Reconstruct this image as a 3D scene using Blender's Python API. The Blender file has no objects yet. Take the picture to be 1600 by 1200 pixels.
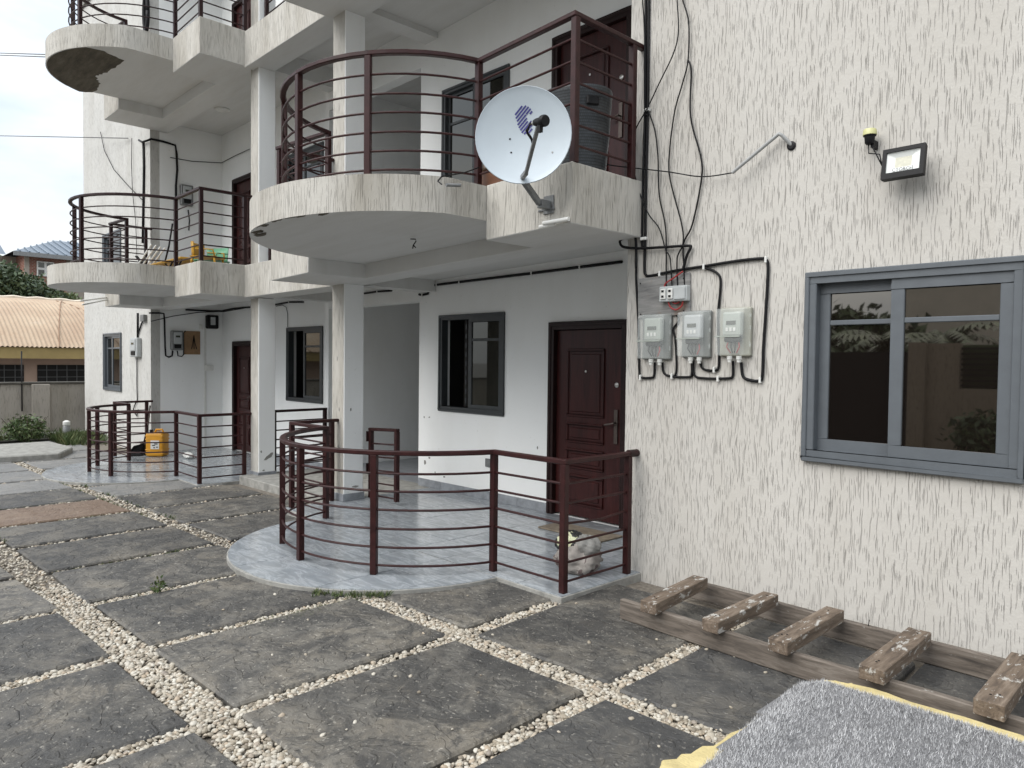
import bpy, bmesh, math, random
import numpy as np
from mathutils import Vector, Matrix
random.seed(7); rng = np.random.default_rng(7)
SC = bpy.context.scene; COL = SC.collection
R_ = math.radians
# ------------------------------------------------------------------ camera
CAMH = 1.645
CR = Vector((0.69197, 0.72184, 0.01101)); CF = Vector((-0.72122, 0.69204, -0.03059)).normalized()
CR = (CR - CR.dot(CF) * CF).normalized(); CU = CR.cross(CF)
FPX = 1154.6
cd = bpy.data.cameras.new('camera'); cam = bpy.data.objects.new('camera', cd); COL.objects.link(cam)
cd.sensor_width = 36; cd.lens = FPX / 1600 * 36; cd.clip_start = 0.05; cd.clip_end = 2000
cam.matrix_world = Matrix(((CR.x, CU.x, -CF.x, 0), (CR.y, CU.y, -CF.y, 0), (CR.z, CU.z, -CF.z, CAMH), (0, 0, 0, 1)))
SC.camera = cam
SC.render.resolution_x = 1024; SC.render.resolution_y = 768
# ------------------------------------------------------------------ sky, sun, exposure
SUN_EL, SUN_AZ = 44, 192            # overcast noon, brighter over the yard
wd = bpy.data.worlds.new('World'); SC.world = wd; wd.use_nodes = True
nt = wd.node_tree; nt.nodes.clear()
def wn(t, **k):
    n = nt.nodes.new(t)
    for a, b in k.items(): setattr(n, a, b)
    return n
sky = wn('ShaderNodeTexSky', sky_type='NISHITA'); sky.sun_disc = False
sky.sun_elevation = R_(SUN_EL); sky.sun_rotation = R_(SUN_AZ); sky.air_density = 1.0; sky.dust_density = 2.0
bg = wn('ShaderNodeBackground'); bg.inputs['Strength'].default_value = 0.1
tc = wn('ShaderNodeTexCoord'); mp = wn('ShaderNodeMapping'); mp.inputs['Scale'].default_value = (1.6, 1.6, 4.5)
n1 = wn('ShaderNodeTexNoise'); n1.inputs['Scale'].default_value = 1.7; n1.inputs['Detail'].default_value = 7; n1.inputs['Roughness'].default_value = .55
cr1 = wn('ShaderNodeValToRGB'); cr1.color_ramp.elements[0].position = .32; cr1.color_ramp.elements[1].position = .62
cr1.color_ramp.elements[0].color = (6.5, 7.3, 8.3, 1); cr1.color_ramp.elements[1].color = (10.0, 10.25, 10.4, 1)
mx = wn('ShaderNodeMix', data_type='RGBA'); mx.inputs['Factor'].default_value = .86
ow = wn('ShaderNodeOutputWorld'); L = nt.links.new
L(tc.outputs['Generated'], mp.inputs['Vector']); L(mp.outputs['Vector'], n1.inputs['Vector']); L(n1.outputs['Fac'], cr1.inputs['Fac'])
L(sky.outputs['Color'], mx.inputs['A']); L(cr1.outputs['Color'], mx.inputs['B']); 
sz = wn('ShaderNodeSeparateXYZ'); L(tc.outputs['Generated'], sz.inputs[0])
mr = wn('ShaderNodeMapRange'); mr.inputs['From Min'].default_value = 0.; mr.inputs['From Max'].default_value = 1.; mr.inputs['To Min'].default_value = .42; mr.inputs['To Max'].default_value = 1.15; L(sz.outputs['Z'], mr.inputs['Value'])
ml = wn('ShaderNodeMix', data_type='RGBA', blend_type='MULTIPLY'); ml.inputs['Factor'].default_value = 1; L(mx.outputs['Result'], ml.inputs['A']); L(mr.outputs['Result'], ml.inputs['B'])
L(ml.outputs['Result'], bg.inputs['Color']); L(bg.outputs['Background'], ow.inputs['Surface'])
sd = bpy.data.lights.new('sun', 'SUN'); sd.energy = 1.1; sd.angle = R_(50); sd.color = (1, .965, .915)
sun = bpy.data.objects.new('sun', sd); COL.objects.link(sun)
_sv = Vector((math.sin(R_(SUN_AZ)) * math.cos(R_(SUN_EL)), math.cos(R_(SUN_AZ)) * math.cos(R_(SUN_EL)), math.sin(R_(SUN_EL))))
sun.rotation_euler = _sv.to_track_quat('Z', 'Y').to_euler(); sun.location = (-4, -6, 14)
SC.view_settings.view_transform = 'Standard'; SC.view_settings.look = 'None'; SC.view_settings.gamma = 1; SC.view_settings.exposure = 1.22
# ------------------------------------------------------------------ pixel -> position helpers (1600 x 1200 photo)
def ray(x, y): return CR * ((x - 800) / FPX) - CU * ((y - 600) / FPX) + CF
def onz(x, y, z=0.):
    d = ray(x, y); return Vector((0, 0, CAMH)) + d * ((z - CAMH) / d.z)
def ony(x, y, Y):
    d = ray(x, y); return Vector((0, 0, CAMH)) + d * (Y / d.y)
def onx(x, y, X):
    d = ray(x, y); return Vector((0, 0, CAMH)) + d * (X / d.x)
# ------------------------------------------------------------------ mesh builder
ORI = {}
class MB:
    def __init__(s): s.v = []; s.f = []; s.m = []
    def add(s, vs, fs, m=0):
        o = len(s.v); s.v += [tuple(v) for v in vs]; s.f += [tuple(i + o for i in f) for f in fs]; s.m += [m] * len(fs); return s
    def box(s, x0, x1, y0, y1, z0, z1, m=0):
        x0, x1 = sorted((x0, x1)); y0, y1 = sorted((y0, y1)); z0, z1 = sorted((z0, z1))
        return s.add([(x0, y0, z0), (x1, y0, z0), (x1, y1, z0), (x0, y1, z0), (x0, y0, z1), (x1, y0, z1), (x1, y1, z1), (x0, y1, z1)],
                     [(0, 3, 2, 1), (4, 5, 6, 7), (0, 1, 5, 4), (1, 2, 6, 5), (2, 3, 7, 6), (3, 0, 4, 7)], m)
    def obox(s, c, ax, ay, az, m=0):
        c, ax, ay, az = map(Vector, (c, ax, ay, az)); vs = []
        for k in (-1, 1):
            for i, j in ((-1, -1), (1, -1), (1, 1), (-1, 1)): vs.append(c + ax * i + ay * j + az * k)
        return s.add(vs, [(0, 3, 2, 1), (4, 5, 6, 7), (0, 1, 5, 4), (1, 2, 6, 5), (2, 3, 7, 6), (3, 0, 4, 7)], m)
    def bar(s, p, q, w, h, m=0, up=(0, 0, 1)):
        p, q = Vector(p), Vector(q); d = (q - p); l = d.length; d /= l; u = Vector(up)
        if abs(d.dot(u)) > .98: u = Vector((1, 0, 0))
        sd_ = d.cross(u).normalized(); u = sd_.cross(d)
        return s.obox((p + q) / 2, d * l / 2, sd_ * w / 2, u * h / 2, m)
    def tube(s, pts, r, n=8, m=0, closed=False):
        P = [Vector(p) for p in pts]; N = len(P); vs = []; fs = []
        rr = r if isinstance(r, (list, tuple)) else [r] * N
        prev = None
        for i in range(N):
            if closed: t = P[(i + 1) % N] - P[i - 1]
            else: t = P[min(i + 1, N - 1)] - P[max(i - 1, 0)]
            t.normalize()
            if prev is None:
                a = Vector((0, 0, 1)) if abs(t.z) < .9 else Vector((1, 0, 0)); a = (a - t * a.dot(t)).normalized()
            else: a = (prev - t * prev.dot(t)).normalized()
            prev = a; b = t.cross(a)
            for k in range(n):
                an = 2 * math.pi * k / n; vs.append(P[i] + (a * math.cos(an) + b * math.sin(an)) * rr[i])
        for i in range(N if closed else N - 1):
            j = (i + 1) % N
            for k in range(n): fs.append((i * n + k, i * n + (k + 1) % n, j * n + (k + 1) % n, j * n + k))
        if not closed: fs.append(tuple(range(n - 1, -1, -1))); fs.append(tuple((N - 1) * n + k for k in range(n)))
        return s.add(vs, fs, m)
    def prism(s, poly, z0, z1, m=0):
        f0 = z0 if callable(z0) else (lambda x, y: z0); f1 = z1 if callable(z1) else (lambda x, y: z1)
        a = sum(poly[i - 1][0] * poly[i][1] - poly[i][0] * poly[i - 1][1] for i in range(len(poly)))
        if a < 0: poly = poly[::-1]
        n = len(poly); vs = [(x, y, f0(x, y)) for x, y in poly] + [(x, y, f1(x, y)) for x, y in poly]
        fs = [tuple(range(n - 1, -1, -1)), tuple(range(n, 2 * n))] + [(i, (i + 1) % n, n + (i + 1) % n, n + i) for i in range(n)]
        return s.add(vs, fs, m)
    def lathe(s, prof, o, n=24, ax=(1, 0, 0), ay=(0, 1, 0), az=(0, 0, 1), m=0, capped=True):
        o, ax, ay, az = map(Vector, (o, ax, ay, az)); vs = []; fs = []; N = len(prof)
        for r, z in prof:
            for k in range(n):
                a = 2 * math.pi * k / n; vs.append(o + ax * (r * math.cos(a)) + ay * (r * math.sin(a)) + az * z)
        for i in range(N - 1):
            for k in range(n): fs.append((i * n + k, i * n + (k + 1) % n, (i + 1) * n + (k + 1) % n, (i + 1) * n + k))
        if capped: fs.append(tuple(range(n - 1, -1, -1))); fs.append(tuple((N - 1) * n + k for k in range(n)))
        return s.add(vs, fs, m)
    def ball(s, c, r, nu=12, nv=8, m=0, jit=0):
        c = Vector(c); vs = []; fs = []
        rx, ry, rz = r if isinstance(r, (tuple, list)) else (r, r, r)
        for j in range(nv + 1):
            t = math.pi * j / nv
            for i in range(nu):
                p = 2 * math.pi * i / nu; k = 1 + (random.uniform(-jit, jit) if 0 < j < nv else 0)
                vs.append(c + Vector((rx * math.sin(t) * math.cos(p) * k, ry * math.sin(t) * math.sin(p) * k, rz * math.cos(t) * k)))
        for j in range(nv):
            for i in range(nu): fs.append((j * nu + i, (j + 1) * nu + i, (j + 1) * nu + (i + 1) % nu, j * nu + (i + 1) % nu))
        return s.add(vs, fs, m)
    def build(s, name, mat, parent=None, smooth=False, bevel=0, org=None, kind=None, segs=1, matf=None):
        me = bpy.data.meshes.new(name)
        o = Vector(org) if org is not None else (ORI[parent.name] if parent is not None else Vector((0, 0, 0)))
        me.from_pydata([(v[0] - o.x, v[1] - o.y, v[2] - o.z) for v in s.v], [], s.f)
        mats = mat if isinstance(mat, (list, tuple)) else [mat]
        for q in mats: me.materials.append(q)
        if any(s.m): me.polygons.foreach_set('material_index', s.m)
        if bevel:
            b = bmesh.new(); b.from_mesh(me); bmesh.ops.remove_doubles(b, verts=b.verts, dist=1e-5)
            es = [e for e in b.edges if len(e.link_faces) == 2 and e.calc_face_angle(0) > .5]
            bmesh.ops.bevel(b, geom=es, offset=bevel, segments=segs, affect='EDGES', profile=.5, clamp_overlap=True); b.to_mesh(me); b.free()
        if matf:
            me.update()
            for p in me.polygons: p.material_index = matf(p.normal, p.center + o)
        if smooth is True: me.polygons.foreach_set('use_smooth', [True] * len(me.polygons))
        me.update()
        if smooth == 'auto':
            me.polygons.foreach_set('use_smooth', [True] * len(me.polygons)); me.set_sharp_from_angle(angle=R_(38))
        ob = bpy.data.objects.new(name, me); COL.objects.link(ob)
        if parent is not None: ob.parent = parent; ORI[ob.name] = o.copy()
        else: ob.location = o; ORI[ob.name] = o.copy()
        if kind: ob['kind'] = kind
        return ob
def thing(name, label, cat, loc=(0, 0, 0), group=None):
    o = bpy.data.objects.new(name, None); COL.objects.link(o); o.location = loc; o.empty_display_size = .1
    ORI[o.name] = Vector(loc); o['label'] = label; o['category'] = cat
    if group: o['group'] = group
    return o
def tag(o, label, cat, group=None):
    o['label'] = label; o['category'] = cat
    if group: o['group'] = group
    return o
# ------------------------------------------------------------------ materials
class NT:
    def __init__(s, name):
        s.mat = bpy.data.materials.new(name); s.mat.use_nodes = True; s.t = s.mat.node_tree
        s.b = s.t.nodes['Principled BSDF']; s.l = s.t.links.new; s.co = None
    def n(s, t, **k):
        nd = s.t.nodes.new(t)
        for a, b in k.items(): setattr(nd, a, b)
        return nd
    def coord(s, scale=(1, 1, 1), rand=False, rot=(0, 0, 0)):
        t = s.n('ShaderNodeTexCoord'); m = s.n('ShaderNodeMapping'); m.inputs['Scale'].default_value = scale; m.inputs['Rotation'].default_value = rot
        s.l(t.outputs['Object'], m.inputs['Vector'])
        if rand:
            oi = s.n('ShaderNodeObjectInfo'); v = s.n('ShaderNodeVectorMath', operation='SCALE'); v.inputs[0].default_value = (37, 91, 53)
            s.l(oi.outputs['Random'], v.inputs['Scale']); s.l(v.outputs[0], m.inputs['Location'])
        return m.outputs['Vector']
    def noise(s, vec, scale=1, detail=3, rough=.5, dist=0):
        n = s.n('ShaderNodeTexNoise'); n.inputs['Scale'].default_value = scale; n.inputs['Detail'].default_value = detail
        n.inputs['Roughness'].default_value = rough; n.inputs['Distortion'].default_value = dist; s.l(vec, n.inputs['Vector']); return n.outputs['Fac']
    def ramp(s, fac, stops, interp='LINEAR'):
        r = s.n('ShaderNodeValToRGB'); r.color_ramp.interpolation = interp; e = r.color_ramp.elements
        while len(e) < len(stops): e.new(.5)
        for i, (p, c) in enumerate(stops):
            e[i].position = p; e[i].color = (c, c, c, 1) if not isinstance(c, tuple) else (*c, 1)
        s.l(fac, r.inputs['Fac']); return r.outputs['Color']
    def math(s, op, a, b=0., c=None):
        m = s.n('ShaderNodeMath', operation=op)
        for i, x in enumerate((a, b) if c is None else (a, b, c)):
            if isinstance(x, (int, float)): m.inputs[i].default_value = x
            else: s.l(x, m.inputs[i])
        return m.outputs[0]
    def mix(s, fac, a, b, mode='MIX'):
        m = s.n('ShaderNodeMix', data_type='RGBA', blend_type=mode)
        for nm, x in (('Factor', fac), ('A', a), ('B', b)):
            if isinstance(x, (int, float)): m.inputs[nm].default_value = x
            elif isinstance(x, tuple): m.inputs[nm].default_value = (*x, 1)
            else: s.l(x, m.inputs[nm])
        return m.outputs['Result']
    def bump(s, h, strength=.5, dist=.01, prev=None):
        b = s.n('ShaderNodeBump'); b.inputs['Strength'].default_value = strength; b.inputs['Distance'].default_value = dist
        s.l(h, b.inputs['Height'])
        if prev is not None: s.l(prev, b.inputs['Normal'])
        return b.outputs['Normal']
    def out(s, col=None, rough=None, norm=None, **k):
        for nm, x in (('Base Color', col), ('Roughness', rough), ('Normal', norm)):
            if x is None: continue
            if isinstance(x, (int, float)): s.b.inputs[nm].default_value = x
            elif isinstance(x, tuple): s.b.inputs[nm].default_value = (*x, 1)
            else: s.l(x, s.b.inputs[nm])
        for a, b in k.items(): s.b.inputs[a.replace('_', ' ')].default_value = b
        return s.mat
def simple(name, col, rough=.5, var=.15, sc=8, bump=0, **k):
    m = NT(name); v = m.coord(); n = m.noise(v, sc, 5, .6)
    lo = tuple(c * (1 - var) for c in col); hi = tuple(min(1, c * (1 + var)) for c in col)
    nm = m.bump(m.noise(v, sc * 9, 3), .3, bump) if bump else None
    return m.out(m.ramp(n, [(.3, lo), (.7, hi)]), rough, nm, **k)
def stucco(name, base, dirt, fine=1.0, dens=.5, streak=.25, length=1.0, depth=1.0):
    """plaster dragged with vertical scratches; scratches follow the wall's own horizontal direction"""
    m = NT(name); vo = m.coord()
    g = m.n('ShaderNodeNewGeometry'); sn = m.n('ShaderNodeSeparateXYZ'); m.l(g.outputs['True Normal'], sn.inputs[0]); sp = m.n('ShaderNodeSeparateXYZ'); m.l(vo, sp.inputs[0])
    h = m.math('SUBTRACT', m.math('MULTIPLY', sn.outputs['X'], sp.outputs['Y']), m.math('MULTIPLY', sn.outputs['Y'], sp.outputs['X']))
    wob = m.noise(m.coord((5, 5, 4)), 1, 2, .5); h = m.math('ADD', h, m.math('MULTIPLY', m.math('SUBTRACT', wob, .5), .030))
    tot = None; dark = None
    for k, (sx, sz, r, off) in enumerate(((27, 1.5, .085, 0.), (38, 2.4, .095, 3.7), (50, 3.8, .11, 9.1), (70, 9.0, .13, 5.3), (33, 1.9, .085, 14.7), (45, 3.0, .10, 21.3))):
        c = m.n('ShaderNodeCombineXYZ'); m.l(m.math('ADD', m.math('MULTIPLY', h, sx * fine), off), c.inputs['X']); m.l(m.math('MULTIPLY', sp.outputs['Z'], sz / length), c.inputs['Y'])
        v = m.n('ShaderNodeTexVoronoi', voronoi_dimensions='2D'); v.inputs['Scale'].default_value = 1; m.l(c.outputs[0], v.inputs['Vector'])
        pick = m.n('ShaderNodeSeparateColor'); m.l(v.outputs['Color'], pick.inputs['Color'])
        a = m.ramp(v.outputs['Distance'], [(r * .35, 1.), (r, 0.)])
        a = m.math('MULTIPLY', a, m.ramp(pick.outputs[0], [(1 - dens - .12, 0.), (1 - dens, 1.)]))
        tot = a if tot is None else m.math('MAXIMUM', tot, a)
        b = m.math('MULTIPLY', a, m.ramp(pick.outputs[1], [(.2, .25), (.9, 1.)])); dark = b if dark is None else m.math('MAXIMUM', dark, b)
    lump = m.noise(vo, 75, 4, .6); lump2 = m.noise(vo, 18, 3, .5)
    stain = m.ramp(m.noise(m.coord((2.2, 2.2, .5)), 1, 5, .62), [(.42, 0.), (.75, 1.)])
    col = m.mix(m.math('MULTIPLY', stain, streak), base, dirt)
    col = m.mix(m.ramp(m.noise(vo, 1.1, 4, .6), [(.4, 0.), (.75, .2)]), col, tuple(c * .86 for c in base))
    col = m.mix(m.math('MULTIPLY', dark, .72 * depth), col, tuple(c * .32 for c in dirt))
    hgt = m.math('ADD', m.math('MULTIPLY', tot, -1.1 * depth), m.math('ADD', m.math('MULTIPLY', lump, .35), m.math('MULTIPLY', lump2, .45)))
    return m.out(col, .92, m.bump(hgt, .7, .008))
M = {}
M['stucco'] = stucco('grooved_stucco', (.525, .505, .468), (.32, .285, .23), 1.12, 1.0, .20, 1.7, .80)
M['stucco_band'] = stucco('combed_stucco', (.52, .50, .455), (.22, .195, .15), 1.2, 1.0, .70, 2.6, .85)
M['stucco_far'] = stucco('left_stucco', (.55, .545, .52), (.34, .32, .28), .8, .75, .4, 1.3, .8)
M['stucco_yard'] = stucco('yard_wall_stucco', (.34, .31, .27), (.18, .16, .12), .6, .95, .6, 2.5, .8)
m = NT('white_paint'); v = m.coord()
st = m.ramp(m.noise(m.coord((1.5, 1.5, .6)), 1, 6, .65), [(.45, 0.), (.8, .5)])
low = m.ramp(m.noise(v, 22, 4, .7), [(.30, 1.), (.33, 0.)])
c_ = m.mix(st, (.85, .86, .85), (.73, .73, .70)); c_ = m.mix(m.math('MULTIPLY', low, .3), c_, (.4, .38, .34))
M['white'] = m.out(c_, .62, m.bump(m.noise(v, 30, 4, .6), .25, .006))
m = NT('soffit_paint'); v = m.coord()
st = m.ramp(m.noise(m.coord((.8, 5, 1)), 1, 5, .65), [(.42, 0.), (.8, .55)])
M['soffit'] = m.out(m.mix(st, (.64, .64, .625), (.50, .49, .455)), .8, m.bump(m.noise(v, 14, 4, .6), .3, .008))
m = NT('peeled_soffit'); v = m.coord()
M['peel'] = m.out(m.ramp(m.noise(m.coord((2, 9, 1)), 1.4, 6, .7), [(.3, (.035, .03, .02)), (.55, (.10, .085, .06)), (.8, (.17, .15, .115))]), .9, m.bump(m.noise(v, 20, 5, .7), .6, .012))
m = NT('porch_tile'); v = m.coord(rand=True)
w = m.noise(m.coord((3, 11, 3), rand=True, rot=(0, 0, .35)), 1.0, 6, .62, 1.1)
c_ = m.ramp(w, [(.30, (.20, .222, .242)), (.48, (.262, .285, .305)), (.56, (.37, .395, .415)), (.60, (.268, .29, .312)), (.75, (.315, .338, .356))])
dirt_ = m.ramp(m.noise(m.coord((1, 1, 1)), 3.5, 6, .7), [(.45, 0.), (.85, .35)])
M['tile'] = m.out(m.mix(dirt_, c_, (.22, .21, .19)), m.ramp(m.noise(v, 6, 4, .6), [(.3, .10), (.75, .26)]))
M['grout'] = simple('tile_grout', (.20, .205, .205), .85, .2, 20)
m = NT('paving_slab'); v = m.coord(rand=True)
n1_ = m.noise(v, 1.6, 8, .68, .6); n2_ = m.noise(v, 4.5, 7, .7, .4); n3_ = m.noise(v, 30, 5, .65)
c_ = m.ramp(n1_, [(.36, (.055, .055, .055)), (.45, (.088, .086, .083)), (.53, (.135, .128, .116)), (.62, (.205, .188, .16))])
c_ = m.mix(m.ramp(n2_, [(.47, 0.), (.62, .55)]), c_, (.215, .207, .188))
c_ = m.mix(m.ramp(m.noise(v, 3.1, 8, .78, .8), [(.485, 0.), (.56, .75)]), c_, (.050, .050, .051))
c_ = m.mix(m.ramp(m.noise(v, 14, 6, .75), [(.52, 0.), (.62, .55)]), c_, (.055, .055, .054))
c_ = m.mix(m.ramp(m.noise(v, 48, 3, .6), [(.62, 0.), (.68, .7)]), c_, (.40, .385, .35))
oi_ = m.n('ShaderNodeObjectInfo'); br_ = m.ramp(oi_.outputs['Random'], [(0., (.64, .62, .59)), (1., (.95, .92, .87))])
c_ = m.mix(1., c_, br_, 'MULTIPLY')
vr = m.n('ShaderNodeTexVoronoi'); vr.inputs['Scale'].default_value = 5; m.l(m.noise(v, 3, 4, .6), vr.inputs['Randomness']); m.l(v, vr.inputs['Vector'])
h_ = m.math('ADD', m.math('MULTIPLY', n2_, .9), m.math('ADD', m.math('MULTIPLY', n3_, .25), m.math('MULTIPLY', m.ramp(m.noise(v, 7, 2, .4, 1.5), [(.46, 0.), (.5, 1.)]), .25)))
M['slab'] = m.out(c_, m.ramp(n2_, [(.3, .5), (.7, .8)]), m.bump(h_, .9, .022))
def slabtint(name, tint, f):
    mt = M['slab'].copy(); mt.name = name; t = mt.node_tree; b = t.nodes['Principled BSDF']; src = b.inputs['Base Color'].links[0].from_socket
    mxn = t.nodes.new('ShaderNodeMix'); mxn.data_type = 'RGBA'; mxn.inputs['Factor'].default_value = f; mxn.inputs['B'].default_value = (*tint, 1)
    t.links.new(src, mxn.inputs['A']); t.links.new(mxn.outputs['Result'], b.inputs['Base Color']); return mt
M['slab_rust'] = slabtint('rust_stained_slab', (.22, .13, .075), .5)
M['slab_pale'] = slabtint('pale_slab', (.25, .25, .245), .5)
M['slab_dark'] = slabtint('dark_slab', (.05, .052, .055), .35)
def island(name, stops, rough=.7, bump=0, extra=None, **k):
    m = NT(name); g = m.n('ShaderNodeNewGeometry'); c = m.ramp(g.outputs['Random Per Island'], stops)
    if extra: c = m.mix(m.ramp(m.noise(m.coord(), extra[0], 4, .6), [(.4, 0.), (.7, extra[2])]), c, extra[1])
    return m.out(c, rough, m.bump(m.noise(m.coord(), 200, 3), .3, .002) if bump else None, **k)
M['pebble'] = island('cream_pebbles', [(0., (.15, .125, .095)), (.2, (.31, .265, .20)), (.45, (.43, .39, .32)), (.75, (.53, .50, .435)), (.9, (.40, .32, .23)), (1., (.22, .19, .16))], .6, 1, (6, (.30, .27, .22), .5))
M['earth'] = simple('gravel_bed', (.16, .14, .115), .95, .4, 30, .01)
M['ground'] = simple('yard_ground', (.15, .145, .135), .92, .3, .6, .01)
M['maroon'] = simple('maroon_paint', (.030, .0085, .0082), .42, .35, 14, 0, Specular_IOR_Level=.28)
M['maroon_dark'] = simple('dark_maroon_paint', (.022, .0085, .0085), .45, .3, 14, 0, Specular_IOR_Level=.25)
M['alu_grey'] = simple('blue_grey_aluminium', (.10, .112, .124), .42, .08, 10)
M['alu_dark'] = simple('charcoal_aluminium', (.038, .043, .046), .4, .12, 10)
M['glass'] = NT('tinted_glass').out((.008, .006, .005), .02, None, IOR=2.7, Specular_Tint=(1, .93, .84, 1))
M['glass_dark'] = NT('dark_tinted_glass').out((.008, .008, .007), .03, None, IOR=1.8, Specular_Tint=(.95, .95, .88, 1))
M['room'] = simple('dark_room', (.012, .011, .010), .95)  # near-black colour stands in for the shade of unlit interiors
M['curtain'] = simple('dark_curtain', (.05, .045, .042), .9)
m = NT('mahogany_door'); v = m.coord((14, 14, 1.1)); w_ = m.noise(v, 1.6, 6, .65, .8)
M['door'] = m.out(m.ramp(w_, [(.3, (.022, .0060, .0056)), (.55, (.042, .0105, .0098)), (.8, (.066, .016, .0145))]), .36, None, Specular_IOR_Level=.28)
M['door_frame'] = simple('door_frame_paint', (.018, .0075, .007), .4, .2, 12, 0, Specular_IOR_Level=.25)
M['metal'] = simple('bare_metal', (.45, .44, .42), .35, .15, 30, Metallic=.9)
M['brass_dark'] = simple('aged_bronze', (.10, .08, .07), .42, .2, 20, Metallic=.7)
M['conduit'] = simple('light_grey_conduit', (.33, .335, .33), .5, .1, 20)
M['galv'] = simple('galvanised_grey', (.20, .205, .205), .5, .2, 30, Metallic=.4)
M['black'] = simple('black_plastic', (.008, .008, .009), .5, .2, 20, 0, Specular_IOR_Level=.22)
M['cable'] = simple('black_cable', (.007, .007, .008), .55, .2, 10, 0, Specular_IOR_Level=.22)
M['cable_grey'] = simple('grey_cable', (.10, .10, .10), .55, .2, 10)
M['red'] = simple('red_wire', (.30, .025, .025), .5, .2, 10)
M['white_plastic'] = simple('white_plastic', (.68, .68, .65), .42, .08, 8)
M['grey_plastic'] = simple('grey_plastic', (.42, .44, .44), .45, .1, 8)
M['meter_green'] = simple('grey_green_meter', (.36, .39, .35), .4, .1, 8)
M['lcd'] = simple('meter_display', (.055, .06, .045), .25, .1, 8)
m = NT('clear_cover'); M['clear'] = m.out((.90, .94, .92), .06, None, Transmission_Weight=.0, Alpha=.20, IOR=1.5)
m = NT('weathered_wood'); v = m.coord((4, 34, 34)); w_ = m.noise(v, 1, 6, .66, .5)
c_ = m.ramp(w_, [(.28, (.05, .042, .035)), (.5, (.135, .112, .092)), (.72, (.23, .20, .17))])
c_ = m.mix(m.ramp(m.noise(m.coord((5, 9, 9), rand=True), 2.2, 5, .7), [(.66, 0.), (.72, .6)]), c_, (.42, .41, .38))
M['wood'] = m.out(c_, .85, m.bump(w_, .6, .006))
m = NT('rung_wood'); v = m.coord((34, 4, 34), rand=True); w_ = m.noise(v, 1, 6, .66, .5)
c_ = m.ramp(w_, [(.28, (.05, .036, .027)), (.5, (.135, .10, .072)), (.72, (.24, .19, .145))])
c_ = m.mix(m.ramp(m.noise(m.coord((12, 5, 12), rand=True), 2.0, 6, .72), [(.57, 0.), (.61, .85)]), c_, (.46, .45, .42))
M['rung'] = m.out(c_, .82, m.bump(w_, .6, .006))
m = NT('grey_board'); w_ = m.noise(m.coord((3, 3, 26)), 1.2, 6, .66, .4)
c_ = m.ramp(w_, [(.3, (.13, .13, .13)), (.6, (.27, .265, .255)), (.8, (.36, .35, .33))])
c_ = m.mix(m.ramp(m.noise(m.coord(), 4, 5, .7), [(.56, 0.), (.66, .6)]), c_, (.22, .14, .09))
M['board'] = m.out(c_, .88, m.bump(w_, .5, .004))
M['brownboard'] = simple('brown_board', (.27, .165, .085), .7, .18, 9)
M['concrete'] = simple('rough_concrete', (.26, .255, .235), .9, .3, 9, .012)
M['skirting'] = simple('grey_skirting', (.25, .265, .285), .35, .25, 9)
M['leaf'] = island('leaves', [(0., (.018, .036, .013)), (.5, (.040, .068, .026)), (1., (.075, .105, .045))], .55)
M['leaf_light'] = island('shrub_leaves', [(0., (.030, .060, .016)), (.5, (.065, .105, .032)), (1., (.11, .14, .05))], .6)
M['grass'] = island('grass_blades', [(0., (.035, .06, .014)), (.5, (.06, .095, .026)), (1., (.12, .125, .05))], .7)
M['bark'] = simple('bark', (.07, .055, .04), .9, .3, 12, .02)
# ================================================================== SETTING: ground
def zg(x): return -.035 - .0115 * max(0., min(6.5, -5 - x))      # the yard falls gently to the left
mb = MB(); xs = [-400, -60, -30, -20, -11.5, -8, -5, 0, 30, 400]; ys = [-400, -30, 0, 6, 30, 400]
for x in xs:
    for y in ys: mb.v.append((x, y, zg(x) - .075))
for i in range(len(xs) - 1):
    for j in range(len(ys) - 1):
        a = i * len(ys) + j; mb.f.append((a, a + len(ys), a + len(ys) + 1, a + 1)); mb.m.append(0)
mb.build('ground', M['ground'], kind='structure')
# paving: big dark slabs in rows, joints filled with pebbles; grid turned 1.9 degrees
TH = .033; cT, sT = math.cos(TH), math.sin(TH)
def uv2xy(u, v): return (u * cT - v * sT, u * sT + v * cT)
def xy2uv(x, y): return (x * cT + y * sT, -x * sT + y * cT)
RC = (-5.53, 3.86); RR = 1.43                     # round porch slab (right), left one below
LC = (-12.22, 3.88); LR = 1.42
def in_porch(x, y, g=0.):
    if math.hypot(x - RC[0], y - RC[1]) < RR + g or math.hypot(x - LC[0], y - LC[1]) < LR + g: return True
    if -7.62 - g < x < -3.42 + g and y > 3.80 - g: return True
    if -14.3 - g < x < -10.16 + g and y > 3.84 - g: return True
    return y > 4.70 or (x < -14 and y > 4.5)
def clip_poly(poly, f):
    out = []
    for i in range(len(poly)):
        a, b = poly[i - 1], poly[i]; fa, fb = f(a), f(b)
        if (fa >= 0) != (fb >= 0):
            t = fa / (fa - fb); out.append((a[0] + (b[0] - a[0]) * t, a[1] + (b[1] - a[1]) * t))
        if fb >= 0: out.append(b)
    return out
mb = MB()
mb.prism([(-17.6, -1.6), (2.4, -1.6), (2.4, 4.70), (-17.6, 4.70)], lambda x, y: zg(x) - .045, lambda x, y: zg(x) - .026)
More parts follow.
